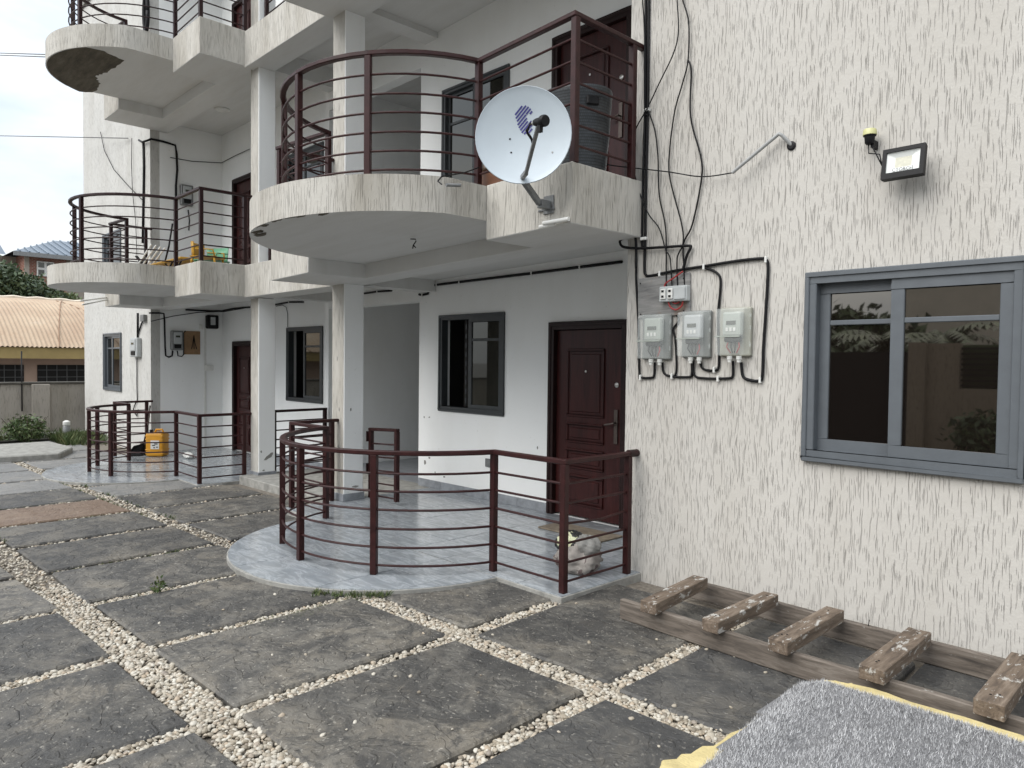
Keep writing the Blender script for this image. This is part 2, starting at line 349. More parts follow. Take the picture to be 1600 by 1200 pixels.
# gravel bed follows the fall of the yard
mb = MB()
bx_ = [-17.6, -11.5, -9, -7, -5, 2.4]
for i in range(len(bx_) - 1):
    a, b = bx_[i], bx_[i + 1]
    mb.add([(a, -1.6, zg(a) - .034), (b, -1.6, zg(b) - .034), (b, 4.72, zg(b) - .034), (a, 4.72, zg(a) - .034)], [(0, 1, 2, 3)])
pave = mb.build('pavement', M['earth'], kind='structure')
PU = [(-3.30 - 1.092 * k, -3.30 - 1.092 * k + .985) for k in range(-5, 13)]
ROWS = [(-1.45, -.10, 0), (.03, 1.385, 0), (1.585, 2.935, 0), (3.10, 4.52, 1)]
SLABS = []
for (v0, v1, kind) in ROWS:
    for (u0, u1) in PU:
        c = uv2xy((u0 + u1) / 2, (v0 + v1) / 2)
        if c[0] < -16.6 or c[0] > 2.0: continue
        j = lambda a=.022: random.uniform(-a, a)
        if kind == 1 and c[0] > -3.2: v1_ = 4.66 - .033 * abs(c[0])  # against the wing wall
        else: v1_ = v1
        q = [uv2xy(u0 + j(), v0 + j()), uv2xy(u1 + j(), v0 + j()), uv2xy(u1 + j(), v1_ + j()), uv2xy(u0 + j(), v1_ + j())]
        if kind == 1 and c[0] > -2.3: q = [uv2xy(u0 - .092 + j(.006), v0 + j()), uv2xy(u1 + j(.006), v0 + j()), uv2xy(u1 + j(.006), v1_), uv2xy(u0 - .092 + j(.006), v1_)] if u0 > -2 else q
        SLABS.append(q)
        # wobble the outline a little, then cut away what lies under the porches
        pts = []
        for i in range(4):
            a, b = q[i], q[(i + 1) % 4]
            for t in (0., .33, .66):
                w = 0 if t == 0 else .008
                pts.append((a[0] + (b[0] - a[0]) * t + j(w), a[1] + (b[1] - a[1]) * t + j(w)))
        pts = [p for p in pts]
        pts = clip_poly(pts, lambda p: 4.70 - p[1])
        cx, cy = c
        if all(in_porch(*p) for p in pts): continue
        mb = MB(); mb.prism(pts, lambda x, y: zg(x) - .07, lambda x, y: zg(x) + .002)
        mt = M['slab']
        if abs(c[0] + 9.3) < .4 and kind == 0 and v0 > 1: mt = M['slab_rust']
        elif c[0] < -11.2 or (c[0] < -10 and kind == 1): mt = M['slab_pale']
        elif c[0] > -2.35 and kind == 1: mt = M['slab_dark']
        elif c[0] > -2.4: mt = M['slab_dark']
        mb.build('paving_slab', mt, pave, bevel=.012)
# ---------------- pebbles in the joints (uncountable)
ico_v, ico_f = None, None
b = bmesh.new(); bmesh.ops.create_icosphere(b, subdivisions=1, radius=1); lo_v = np.array([v.co for v in b.verts]); lo_f = np.array([[v.index for v in f.verts] for f in b.faces]); b.free()
b = bmesh.new(); bmesh.ops.create_icosphere(b, subdivisions=2, radius=1); hi_v = np.array([v.co for v in b.verts]); hi_f = np.array([[v.index for v in f.verts] for f in b.faces]); b.free()
def fast_mesh(name, V, Fc, mat, parent=None, smooth=True, kind=None):
    me = bpy.data.meshes.new(name); k = Fc.shape[1]
    o = ORI[parent.name] if parent is not None else Vector((0, 0, 0))
    V = V - np.array(o)
    me.vertices.add(len(V)); me.vertices.foreach_set('co', V.astype(np.float32).ravel())
    me.loops.add(Fc.size); me.loops.foreach_set('vertex_index', Fc.astype(np.int32).ravel())
    me.polygons.add(len(Fc)); me.polygons.foreach_set('loop_start', np.arange(0, Fc.size, k, dtype=np.int32)); me.polygons.foreach_set('loop_total', np.full(len(Fc), k, dtype=np.int32))
    if smooth: me.polygons.foreach_set('use_smooth', np.ones(len(Fc), dtype=bool))
    me.update(calc_edges=True); me.materials.append(mat)
    ob = bpy.data.objects.new(name, me); COL.objects.link(ob); ORI[ob.name] = o.copy()
    if parent is not None: ob.parent = parent
    if kind: ob['kind'] = kind
    return ob
def blobs(P, S, base_v, base_f):
    n = len(P); a = rng.uniform(0, 2 * math.pi, n); t = rng.uniform(-.35, .35, (n, 2))
    V = base_v[None] * S[:, None, :] * rng.uniform(.82, 1.15, (n, len(base_v), 1))
    c, s = np.cos(a)[:, None], np.sin(a)[:, None]
    x = V[..., 0] * c - V[..., 1] * s; y = V[..., 0] * s + V[..., 1] * c
    z = V[..., 2] + x * t[:, :1] + y * t[:, 1:]
    V = np.stack([x, y, z], -1) + P[:, None]
    Fc = base_f[None] + (np.arange(n) * len(base_v))[:, None, None]
    return V.reshape(-1, 3), Fc.reshape(-1, 3)
def in_slab(u, v):
    for (u0, u1) in PU:
        if u0 + .004 < u < u1 - .004:
            for (v0, v1, k) in ROWS:
                if v0 + .004 < v < (v1 if not (k == 1 and u > -3.1) else 4.6) - .004: return True
    return False
near, far = [], []
def scatter(u0, u1, v0, v1, dens):
    for _ in range(int((u1 - u0) * (v1 - v0) * dens)):
        u, v = random.uniform(u0, u1), random.uniform(v0, v1); x, y = uv2xy(u, v)
        if in_porch(x, y, -.01): continue
        d = math.hypot(x, y); r = random.uniform(.0065, .0145) * (1.3 if random.random() < .10 else 1) * (1.35 if d > 8 else 1)
        z = zg(x) - .026 + random.uniform(0, .014)
        (near if d < 5.2 else far).append((x, y, z, r * random.uniform(1, 1.4), r, r * random.uniform(.55, .85)))
for (a, bb) in ((-.10, .03), (1.385, 1.585), (2.935, 3.10)):
    scatter(-6.2, .6, a, bb, 4300); scatter(-15.5, -6.2, a, bb, 1000)
for (u0, u1) in PU:
    for (v0, v1, k) in ROWS[1:]:
        dn = 4300 if u0 > -6.2 else (900 if u0 > -10 else 500)
        if k == 1 and u0 > -2: continue
        scatter(u0 - .107, u0, v0, v1 + .01, dn)
# stray pebbles lying on the slabs
for _ in range(70):
    u, v = random.uniform(-5, -1), random.uniform(1.6, 4.2); x, y = uv2xy(u, v)
    if in_porch(x, y, .03): continue
    r = random.uniform(.006, .012); near.append((x, y, zg(x) + .004, r * 1.3, r, r * .7))
A = np.array(near); V1, F1 = blobs(A[:, :3], A[:, 3:], hi_v, hi_f)
A = np.array(far); V2, F2 = blobs(A[:, :3], A[:, 3:], lo_v, lo_f)
fast_mesh('pebbles', np.vstack([V1, V2]), np.vstack([F1, F2 + len(V1)]), M['pebble'], pave, True, 'stuff')
# ---------------- weeds and grass in the joints
def blades(pts, h0, h1, w, lean=.5, n=1):
    V, Fc = [], []
    for (x, y, z) in pts:
        for _ in range(n):
            a = random.uniform(0, 6.28); h = random.uniform(h0, h1); l = random.uniform(0, lean) * h; b2 = a + random.uniform(1, 2)
            dx, dy = math.cos(b2) * w, math.sin(b2) * w; ex, ey = math.cos(a) * l, math.sin(a) * l; i = len(V)
            xx, yy = x + random.gauss(0, .006), y + random.gauss(0, .006)
            V += [(xx - dx, yy - dy, z), (xx + dx, yy + dy, z), (xx + ex * .4 + dx * .7, yy + ey * .4 + dy * .7, z + h * .6), (xx + ex, yy + ey, z + h)]
            Fc += [(i, i + 1, i + 2), (i, i + 2, i + 3)]
    return np.array(V), np.array(Fc)
gp = []
for _ in range(420):
    v = random.triangular(2.0, 2.98, 2.55); u = -4.36 + random.gauss(0, .035); x, y = uv2xy(u, v)
    if not in_porch(x, y): gp.append((x, y, zg(x) - .035))
for _ in range(70):
    a = random.uniform(-1.02, -.62); r = RR + abs(random.gauss(0, .035)) + .01; x, y = RC[0] + r * math.cos(a), RC[1] + r * math.sin(a); gp.append((x, y, zg(x)))
for _ in range(200):
    u, v = -3.35 - 1.092 * random.choice((2, 3, 5, 6, 7)) , random.uniform(1.6, 2.9); x, y = uv2xy(u + random.gauss(0, .03), v); gp.append((x, y, zg(x) - .035))
for _ in range(120):
    u = random.uniform(-12, -8); v = random.choice((1.6, 2.93, 3.1)); x, y = uv2xy(u, v); gp.append((x, y, zg(x) - .01))
V, Fc = blades(gp, .018, .045, .0032, 1.0, 5)
g_ = fast_mesh('grass', V, Fc, M['grass'], pave, False, 'stuff')
# ================================================================== BUILDING
bld = thing('apartment_building', 'cream three storey apartment block with rounded balconies and grooved stucco walls', 'building', (-8.8, 5.0, 0))
YW, YB, YL = 4.73, 5.853, 4.55       # right wing front, recessed back wall, left wing front
XW, XLW = -3.62, -14.2               # inner corners of right and left wing
HT = 9.3
def wall_y(name, x0, x1, z0, z1, y, holes, mat, t=.16, mat2=None):
    """wall facing -Y with openings (x0,x1,z0,z1) and reveals"""
    mb = MB(); X = sorted({x0, x1, *[h[0] for h in holes], *[h[1] for h in holes]}); Z = sorted({z0, z1, *[h[2] for h in holes], *[h[3] for h in holes]})
    ins = lambda cx, cz: any(h[0] < cx < h[1] and h[2] < cz < h[3] for h in holes)
    for i in range(len(X) - 1):
        for k in range(len(Z) - 1):
            a, b, c, d = X[i], X[i + 1], Z[k], Z[k + 1]
            if ins((a + b) / 2, (c + d) / 2): continue
            mb.add([(a, y, c), (b, y, c), (b, y, d), (a, y, d)], [(0, 1, 2, 3)])
            mb.add([(a, y + t, c), (b, y + t, c), (b, y + t, d), (a, y + t, d)], [(3, 2, 1, 0)])
    for h in holes:
        a, b, c, d = h
        for p, q in (((a, c), (b, c)), ((b, c), (b, d)), ((b, d), (a, d)), ((a, d), (a, c))):
            mb.add([(p[0], y, p[1]), (q[0], y, q[1]), (q[0], y + t, q[1]), (p[0], y + t, p[1])], [(0, 1, 2, 3)])
    for (a, b) in ((x0, x1),):
        mb.add([(a, y, z0), (a, y + t, z0), (a, y + t, z1), (a, y, z1)], [(3, 2, 1, 0)]); mb.add([(b, y, z0), (b, y + t, z0), (b, y + t, z1), (b, y, z1)], [(0, 1, 2, 3)])
        mb.add([(a, y, z1), (b, y, z1), (b, y + t, z1), (a, y + t, z1)], [(0, 1, 2, 3)])
    return mb.build(name, mat, bld)
def window(x0, x1, z0, z1, y, frame, glass, label=None, opened=False, out=.02, fw=.06, sw=.052, off=0.):
    """sliding window: outer frame, two sashes each with a glazing bar and two panes"""
    mb = MB()
    mb.box(x0, x1, y - out, y + .09, z1 - fw, z1); mb.box(x0, x1, y - out, y + .09, z0, z0 + fw)
    mb.box(x0, x0 + fw, y - out, y + .09, z0 + fw, z1 - fw); mb.box(x1 - fw, x1, y - out, y + .09, z0 + fw, z1 - fw)
    # thin raised lip round the frame
    for a, b, c, d in ((x0 - .012, x1 + .012, z1 - .018, z1 + .012), (x0 - .012, x1 + .012, z0 - .012, z0 + .018)): mb.box(a, b, y - out - .012, y - .002, c, d)
    for a, b in ((x0 - .012, x0 + .018), (x1 - .018, x1 + .012)): mb.box(a, b, y - out - .012, y - .002, z0 + .018, z1 - .018)
    w = mb.build('window', frame, bld, bevel=.005)
    if label: w['label'] = label
    xm = (x0 + x1) / 2 + off
    def sash(a, b, yy):
        m2 = MB(); c, d = z0 + fw - .012, z1 - fw + .012
        m2.box(a, b, yy, yy + .03, d - sw, d); m2.box(a, b, yy, yy + .03, c, c + sw * 1.15)
        m2.box(a, a + sw, yy, yy + .03, c + sw * 1.15, d - sw); m2.box(b - sw, b, yy, yy + .03, c + sw * 1.15, d - sw)
        zb = d - (d - c) * .24; m2.box(a + sw, b - sw, yy + .002, yy + .028, zb - .016, zb + .016)
        m2.build('sash', frame, w, bevel=.004)
        for (e, f) in ((zb + .014, d - sw + .004), (c + sw * 1.15 - .004, zb - .014)):
            p = MB(); t = random.uniform(-.0012, .0012)
            p.add([(a + sw - .004, yy + .015, e), (b - sw + .004, yy + .015 + t, e), (b - sw + .004, yy + .015 + t, f), (a + sw - .004, yy + .015, f)], [(0, 1, 2, 3)])
            p.add([(a + sw - .004, yy + .019, e), (b - sw + .004, yy + .019 + t, e), (b - sw + .004, yy + .019 + t, f), (a + sw - .004, yy + .019, f)], [(3, 2, 1, 0)])
            p.build('pane', glass, w)
    ow_ = sw * .5
    if not opened:
        sash(x0 + fw - .012, xm + ow_, y + .035); sash(xm - ow_, x1 - fw + .012, y - .006 - out * .3)
    else:
        sash(xm - ow_, x1 - fw + .012, y - .006 - out * .3); sash(xm - ow_ - .06, x1 - fw - .05, y + .035)
        # security grille and curtain in the open half
        cu = MB(); n = 14; V = [];
        for i in range(n + 1):
            xx = x0 + .12 + (xm - x0 - .06) * i / n; V += [(xx, y + .30 + .025 * (i % 2), z0 - .05), (xx, y + .30 + .025 * (i % 2), z1 + .02)]
        cu.add(V, [(2 * i, 2 * i + 2, 2 * i + 3, 2 * i + 1) for i in range(n)]); cu.build('curtain', M['curtain'], w)
        gr = MB(); xx = x0 + (xm - x0) * .62; zz = z0 + .1
        while zz < z1 - .1: gr.box(xx - .014, xx + .014, y + .12, y + .13, zz, zz + .06); zz += .115
        gr.tube([(xx, y + .125, z0 + .03), (xx, y + .125, z1 - .03)], .006, 6); gr.build('grille', M['alu_dark'], w)
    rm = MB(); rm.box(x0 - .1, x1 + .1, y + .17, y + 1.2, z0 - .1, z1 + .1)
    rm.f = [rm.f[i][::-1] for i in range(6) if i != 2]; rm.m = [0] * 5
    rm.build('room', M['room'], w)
    return w
def door(x0, x1, z0, z1, y, label=None):
    fw = .085; mb = MB()
    mb.box(x0, x0 + fw, y - .035, y + .12, z0, z1); mb.box(x1 - fw, x1, y - .035, y + .12, z0, z1); mb.box(x0 + fw, x1 - fw, y - .035, y + .12, z1 - fw, z1)
    mb.box(x0 + .02, x0 + .045, y - .045, y - .036, z0, z1 - .02); mb.box(x1 - .045, x1 - .02, y - .045, y - .036, z0, z1 - .02); mb.box(x0 + .045, x1 - .045, y - .045, y - .036, z1 - .045, z1 - .02)
    d = mb.build('door', M['door_frame'], bld, bevel=.004)
    if label: d['label'] = label
    a, b, c, e = x0 + fw + .003, x1 - fw - .003, z0 + .02, z1 - fw - .003; yy = y + .02
    MB().box(a, b, yy, yy + .05, c, e).build('door_leaf', M['door'], d, bevel=.003)
    w = b - a; h = e - c
    for f0, f1 in ((.535, .90), (.395, .505), (.255, .365), (.06, .225)):
        p = MB(); X0, X1, Z0, Z1 = a + w * .17, b - w * .27, c + h * f0, c + h * f1
        k = .03
        for q, yo in ((0, -.010), (k, -.004), (k + .035, -.014)):
            pass
        # moulded rim and raised field
        p.box(X0, X1, yy - .016, yy + .001, Z1 - .022, Z1); p.box(X0, X1, yy - .016, yy + .001, Z0, Z0 + .022); p.box(X0, X0 + .022, yy - .016, yy + .001, Z0 + .022, Z1 - .022); p.box(X1 - .022, X1, yy - .016, yy + .001, Z0 + .022, Z1 - .022)
        p.box(X0 + .055, X1 - .055, yy - .012, yy + .001, Z0 + min(.055, (Z1 - Z0) * .3), Z1 - min(.055, (Z1 - Z0) * .3))
        p.build('door_panel', M['door'], d, bevel=.0075)
    xl = b - .085; zl = z0 + 1.0
    hp = MB(); hp.box(xl - .022, xl + .022, yy - .014, yy + .001, zl - .17, zl + .17); hp.tube([(xl, yy - .012, zl + .04), (xl, yy - .055, zl + .04), (xl - .03, yy - .06, zl + .03), (xl - .11, yy - .055, zl + .015)], .010, 8)
    hp.build('handle', M['brass_dark'], d, smooth='auto')
    MB().lathe([(.0, 0), (.026, 0), (.026, .008), (.02, .012), (0, .012)], (xl, yy - .001, z0 + 1.42), 16, (1, 0, 0), (0, 0, 1), (0, -1, 0)).build('lock', M['metal'], d, smooth='auto')
    MB().lathe([(.0, 0), (.012, 0), (.012, .006), (0, .006)], ((a + b) / 2 - .03, yy - .014, z0 + 1.55), 12, (1, 0, 0), (0, 0, 1), (0, -1, 0)).build('peephole', M['metal'], d, smooth='auto')
    return d
FLR = [(0., 3.05, 6.25), (-.08, 2.96, 6.2)]        # floor levels right unit / left unit
# --- right wing wall and window
WR = (-2.148, -.953, 1.03, 2.228)
wall_y('wall', XW, 4.2, -.12, HT, YW, [WR], M['stucco'])
window(*WR, YW, M['alu_grey'], M['glass'], 'wide blue grey sliding window', out=.03, fw=.062, sw=.075, off=-.05)
MB().add([(XW, YW + .16, -.1), (XW, YB + .2, -.1), (XW, YB + .2, HT), (XW, YW + .16, HT)], [(3, 2, 1, 0)]).build('side_wall', M['white'], bld)
# --- back walls of the two recessed porches, three storeys
holesR = [(-7.43, -6.235, 1.018, 2.205), (-5.51, -4.43, 0., 2.07), (-7.40, -6.20, 3.35, 5.02), (-5.51, -4.43, 3.04, 5.10)]
wall_y('wall', -7.87, XW - .001, -.1, HT, YB, holesR, M['white'])
window(*holesR[0], YB, M['alu_dark'], M['glass_dark'], 'charcoal window with its left half slid open', opened=True, out=.012, fw=.05)
window(*holesR[2], YB, M['alu_dark'], M['glass_dark'], opened=False, out=.012, fw=.05)
door(*holesR[1], YB); door(*holesR[3], YB)
holesL = [(-11.54, -10.37, .96, 2.155), (-13.68, -12.72, -.08, 1.96), (-11.54, -10.37, 3.9, 5.0), (-13.68, -12.72, 2.95, 4.97), (-13.68, -12.72, 6.2, 8.2)]
wall_y('wall', XLW, -10.2, -.2, HT, YB + .002, holesL, M['white'])
window(*holesL[0], YB + .002, M['alu_dark'], M['glass_dark'], 'charcoal window beside the corridor, left half slid open', opened=True, out=.012, fw=.05)
for i in (1, 3, 4): door(*holesL[i], YB + .002)
window(*holesL[2], YB + .002, M['alu_dark'], M['glass_dark'], out=.012, fw=.05)
# --- left wing
WL = [(-17.06, -15.90, .973, 2.12), (-17.06, -15.90, 2.99, 4.16)]
wall_y('wall', -18.57, XLW, -.2, HT, YL, WL, M['stucco_far'])
window(*WL[0], YL, M['alu_grey'], M['glass_dark'], out=.02, fw=.055)
window(*WL[1], YL, M['alu_grey'], M['glass_dark'], out=.02, fw=.055)
MB().add([(XLW, YL + .16, -.2), (XLW, YB + .2, -.2), (XLW, YB + .2, HT), (XLW, YL + .16, HT)], [(0, 1, 2, 3)]).build('side_wall', M['white'], bld)
MB().add([(-18.57, YL + .16, -.2), (-18.57, 14, -.2), (-18.57, 14, HT), (-18.57, YL + .16, HT)], [(3, 2, 1, 0)]).build('side_wall', M['stucco_far'], bld)
# --- corridor between the units
for X_, s_ in ((-10.2, 1), (-7.87, -1)):
    f = [(0, 1, 2, 3)] if s_ > 0 else [(3, 2, 1, 0)]
    MB().add([(X_, YB + .165, -.2), (X_, 13, -.2), (X_, 13, HT), (X_, YB + .165, HT)], f).build('corridor_wall', M['white'], bld)
MB().add([(-10.3, 12.5, -.2), (-7.7, 12.5, -.2), (-7.7, 12.5, HT), (-10.3, 12.5, HT)], [(0, 1, 2, 3)]).build('corridor_wall', M['white'], bld)
for z in (2.75, 5.85): MB().box(-10.199, -7.871, YB + .17, 12.5, z, z + .2).build('ceiling', M['soffit'], bld)
for z0, z1 in ((2.42, 3.2), (5.45, 6.3)): MB().box(-10.199, -7.871, YB + .001, YB + .168, z0, z1).build('lintel', M['white'], bld)
# unseen roof and rear, added so that no light falls in from behind
MB().box(-18.6, 4.25, 4.5, 14, HT, HT + .25).build('roof', M['concrete'], bld)
MB().box(-18.57, 4.2, 13.6, 13.8, -.2, HT).build('unseen_rear_wall', M['stucco_far'], bld)
MB().box(4.0, 4.2, YW + .17, 13.6, -.2, HT).build('side_wall', M['stucco'], bld)
# --- columns
def column(x0, x1, y0, y1, z0, z1):
    return MB().box(x0, x1, y0, y1, z0, z1).build('column', [M['stucco_band'], M['white']], bld, bevel=.008, matf=lambda n, c: 1 if n.x > .7 or abs(n.z) > .7 else 0)
C2 = (-7.76, -7.49, 4.5, 4.765); C1 = (-10.24, -9.985, 4.63, 4.88)
column(*C2, 0.002, 2.56); column(*C2, 3.0, 5.75); column(*C1, -.07, 2.50); column(*C1, 2.9, 5.75); column(*C1, 6.1, 9.2)
for c, z in ((C2, 0), (C1, -.07)):
    MB().box(c[0] - .012, c[1] + .012, c[2] - .012, c[3] + .012, z, z + .085 + (.02 if z < 0 else 0)).build('skirting', M['skirting'], bld, bevel=.004)
# --- balcony decks
def deck(xr, xl, xar, xal, yf, yfl, yb, ybk, cx, cy, R, zb, zt, zs, tilt=0., x0=0., mat=None, peel=None):
    mat = mat or M['stucco_band']; T = lambda x: tilt * (x - x0)
    poly = [(xar, yf), (xr, yf), (xr, min(yb + .298, 4.728)), (xr - .15, min(yb + .298, 4.728)), (xr - .15, ybk), (xl, ybk), (xl, yfl), (xal, yfl), (xal, yb), (xar, yb)]
    mf = lambda n, c: 1 if (n.z < -.5 or (abs(n.x) > .7 and min(xar, xal) + .2 < c.x < max(xar, xal) + .05 and False) or (n.y < -.7 and c.y > yb - .02) or (abs(n.x) > .7 and xal - .02 < c.x < xar + .02)) else 0
    MB().prism(poly, lambda x, y: zb + T(x), lambda x, y: zt + T(x)).build('edge_beam', [mat, M['soffit']], bld, matf=mf, bevel=.006)
    pts = []
    for i in range(49):
        a = math.pi + math.pi * i / 48; x, y = cx + R * math.cos(a), cy + R * math.sin(a)
        pts.append((max(xal + .003, min(xar - .003, x)), min(y, yf - .0)))
    pts += [(xar - .003, yb - .003), (xal + .003, yb - .003)]
    q = [pts[0]]
    for p in pts[1:]:
        if math.hypot(p[0] - q[-1][0], p[1] - q[-1][1]) > 1e-3: q.append(p)
    d = MB().prism(q, lambda x, y: zs + T(x), lambda x, y: zt + T(x) - .004).build('balcony_slab', [mat, M['soffit']], bld, matf=lambda n, c: 1 if n.z < -.5 else 0, smooth='auto')
    # porch ceiling behind the beam
    MB().add([(xl, ybk, zs + T(xl)), (xl, YB, zs + T(xl)), (xr - .14, YB, zs + T(xr)), (xr - .14, ybk, zs + T(xr))], [(0, 1, 2, 3)]).build('ceiling', M['soffit'], bld)
    MB().add([(xl, ybk, zt + T(xl) - .01), (xl, YB, zt + T(xl) - .01), (xr - .14, YB, zt + T(xr) - .01), (xr - .14, ybk, zt + T(xr) - .01)], [(3, 2, 1, 0)]).build('balcony_floor', M['skirting'], bld)
    return d
TLT = .026
zR = lambda x: 3.05 + TLT * (x + 3.5)
deck(-3.48, -7.78, -4.38, -6.95, 3.90, 3.75, 4.43, 4.76, -5.62, 3.99, 1.33, 2.62, 3.05, 2.775, TLT, -3.5)
deck(-3.48, -7.78, -4.38, -6.95, 3.90, 3.75, 4.43, 4.76, -5.62, 3.99, 1.33, 5.72, 6.20, 5.90, TLT, -3.5)
dL1 = deck(-10.16, -14.19, -11.10, -13.4, 3.885, 3.80, 4.50, 4.86, -12.35, 3.95, 1.37, 2.515, 2.96, 2.68)
dL2 = deck(-10.16, -14.19, -11.15, -13.4, 3.885, 3.80, 4.50, 4.86, -12.35, 3.95, 1.37, 5.73, 6.217, 5.905)
# corridor edge bands and cross beams over the columns
for z0, z1 in ((2.505, 2.955), (5.70, 6.2)):
    MB().box(-10.155, -7.785, 4.50, 4.86, z0, z1).build('edge_beam', [M['stucco_band'], M['soffit']], bld, matf=lambda n, c: 1 if n.z < -.5 or n.y > .5 else 0, bevel=.005)
    for xa, xb in ((-7.779, -7.52), (-10.22, -9.99)):
        MB().box(xa, xb, 4.865, YB - .001, z0 + .02, z1 - .02).build('cross_beam', M['soffit'], bld)
    MB().add([(-9.99, 4.86, z1 - .2), (-9.99, YB, z1 - .2), (-7.78, YB, z1 - .2), (-7.78, 4.86, z1 - .2)], [(0, 1, 2, 3)]).build('ceiling', M['soffit'], bld)
    MB().add([(-10.2, 4.51, z1 - .004), (-10.2, 12, z1 - .004), (-7.78, 12, z1 - .004), (-7.78, 4.51, z1 - .004)], [(3, 2, 1, 0)]).build('balcony_floor', M['skirting'], bld)
# peeled paint under the top-left balcony: a thin raised flake sheet with a ragged edge
def ragged(pts_px, z, name, mat, amp=.02, n=7):
    P = [onz(x, y, z) for x, y in pts_px]; out = []
    for i in range(len(P)):
        a, b2 = P[i], P[(i + 1) % len(P)]
        for k in range(n):
            p = a.lerp(b2, k / n); d = math.hypot(p.x + 12.35, p.y - 3.95)
            w = amp if d < 1.30 else 0
            x, y = p.x + random.uniform(-w, w), p.y + random.uniform(-w, w); d = math.hypot(x + 12.35, y - 3.95)
            if d > 1.352: x, y = -12.35 + (x + 12.35) * 1.352 / d, 3.95 + (y - 3.95) * 1.352 / d
            out.append((x, y))
    return MB().prism(out, z - .005, z + .004).build(name, mat, bld)
ragged([(66, 96), (96, 66), (160, 79), (192, 94), (170, 112), (150, 118), (156, 132), (146, 144), (104, 142), (76, 126)], 5.905, 'bare_patch', M['peel'])
for (x, y, r) in ((394, 352, .05), (402, 362, .06), (408, 366, .07), (413, 352, .04), (430, 344, .05), (452, 338, .05), (470, 337, .035), (505, 334, .04)):
    z = 2.72
    for _ in range(4): p = onz(x, y, z); z = 2.775 + TLT * (p.x + 3.5)
    q = []
    for a in np.linspace(0, 5.9, 14):
        X_, Y_ = p.x + r * 1.6 * math.cos(a) * random.uniform(.5, 1.2), p.y + r * .55 * math.sin(a) * random.uniform(.5, 1.2); d = math.hypot(X_ + 5.62, Y_ - 3.99)
        if d > 1.322: X_, Y_ = -5.62 + (X_ + 5.62) * 1.322 / d, 3.99 + (Y_ - 3.99) * 1.322 / d
        q.append((X_, Y_))
    MB().prism(q, z - .006, z + .003).build('bare_patch', M['peel'], bld)
# --- porch floors: base slab, tiles one by one
def porch(cx, cy, R, x0, x1, yf, yb, z, lip, nm):
    base = []
    for i in range(49):
        a = math.pi + math.pi * i / 48; base.append((cx + R * math.cos(a), min(cy + R * math.sin(a), yf)))
    base = [(x0, yf)] + base + [(x1, yf), (x1, yb), (x0, yb)]
    q = [base[0]]
    for p in base[1:]:
        if math.hypot(p[0] - q[-1][0], p[1] - q[-1][1]) > 1e-3: q.append(p)
    bs = MB().prism(q, z - .16, z - .004).build('porch_floor', M['concrete'], bld, bevel=.004)
    T_ = .45; X = x0
    nx = int((x1 - x0) / T_) + 2
    for i in range(-1, nx):
        for j in range(-5, 6):
            g = .0025; a, b = x1 - (i + 1) * T_ + g, x1 - i * T_ - g; c, d = yf + j * T_ + g, yf + (j + 1) * T_ - g
            poly = [(a, c), (b, c), (b, d), (a, d)]
            if d <= yf + .001:
                # inside the half disc
                for k in range(36):
                    an = math.pi + math.pi * (k + .5) / 36; nx_, ny_ = math.cos(an), math.sin(an)
                    poly = clip_poly(poly, lambda p: (R - .012) - ((p[0] - cx) * nx_ + (p[1] - cy) * ny_))
                    if len(poly) < 3: break
            else:
                for f in (lambda p: p[0] - x0 - .006, lambda p: x1 - .012 - p[0], lambda p: yb - p[1], lambda p: p[1] - yf - .012):
                    poly = clip_poly(poly, f)
                    if len(poly) < 3: break
            if len(poly) < 3: continue
            ar = abs(sum(poly[k - 1][0] * poly[k][1] - poly[k][0] * poly[k - 1][1] for k in range(len(poly)))) / 2
            if ar < .004: continue
            dz = random.uniform(-.0008, .0008)
            MB().prism(poly, z - .012, z + dz).build('tile', M['tile'], bs)
    return bs
porch(RC[0], RC[1], RR, -7.60, -3.44, 3.80, YB, 0., .03, 'right')
porch(LC[0], LC[1], LR, -14.195, -10.16, 3.84, YB, -.08, .05, 'left')
MB().box(-10.15, -7.602, 4.42, YB + .1, -.2, -.006).build('porch_floor', M['concrete'], bld, bevel=.01)
MB().box(-10.199, -7.871, YB + .1, 12.5, -.2, -.02).build('corridor_floor', M['skirting'], bld)
# skirting tiles along the back walls
for a, b, z in ((-7.86, -5.515, 0.), (-4.42, -3.63, 0.), (-12.7, -10.21, -.08)):
    n = max(1, round((b - a) / .45))
    for i in range(n):
        MB().box(a + (b - a) * i / n + .002, a + (b - a) * (i + 1) / n - .002, YB - .012, YB - .001, z, z + .10).build('skirting', M['skirting'], bld, bevel=.002)
# ceiling lamp on first-floor left ceiling

# chipped paint on porch wall and columns
def chip(px, py, Y, rx, rz):
    p = ony(px, py, Y); n = 11; pts = [(p.x + rx * math.cos(a) * random.uniform(.5, 1.1), p.z + rz * math.sin(a) * random.uniform(.5, 1.1)) for a in np.linspace(0, 5.8, n)]
    mb = MB(); mb.add([(x, Y - .003, z) for x, z in pts] + [(x, Y + .002, z) for x, z in pts], [tuple(range(n))] + [(i, n + i, n + (i + 1) % n, (i + 1) % n) for i in range(n)]); mb.build('paint_chip', M['concrete'], bld)
for (x, y, a, b_) in ((663, 652, .012, .02), (671, 652, .02, .01), (664, 722, .03, .04), (671, 715, .025, .018), (694, 745, .025, .012), (680, 738, .012, .012), (840, 700, .012, .02), (600, 0, .01, .01)):
    if y: chip(x, y, YB, a, b_)
for (x, y, a, b_) in ((529, 700, .02, .05), (530, 640, .012, .03), (527, 560, .01, .03)): chip(x, y, C2[2], a, b_)
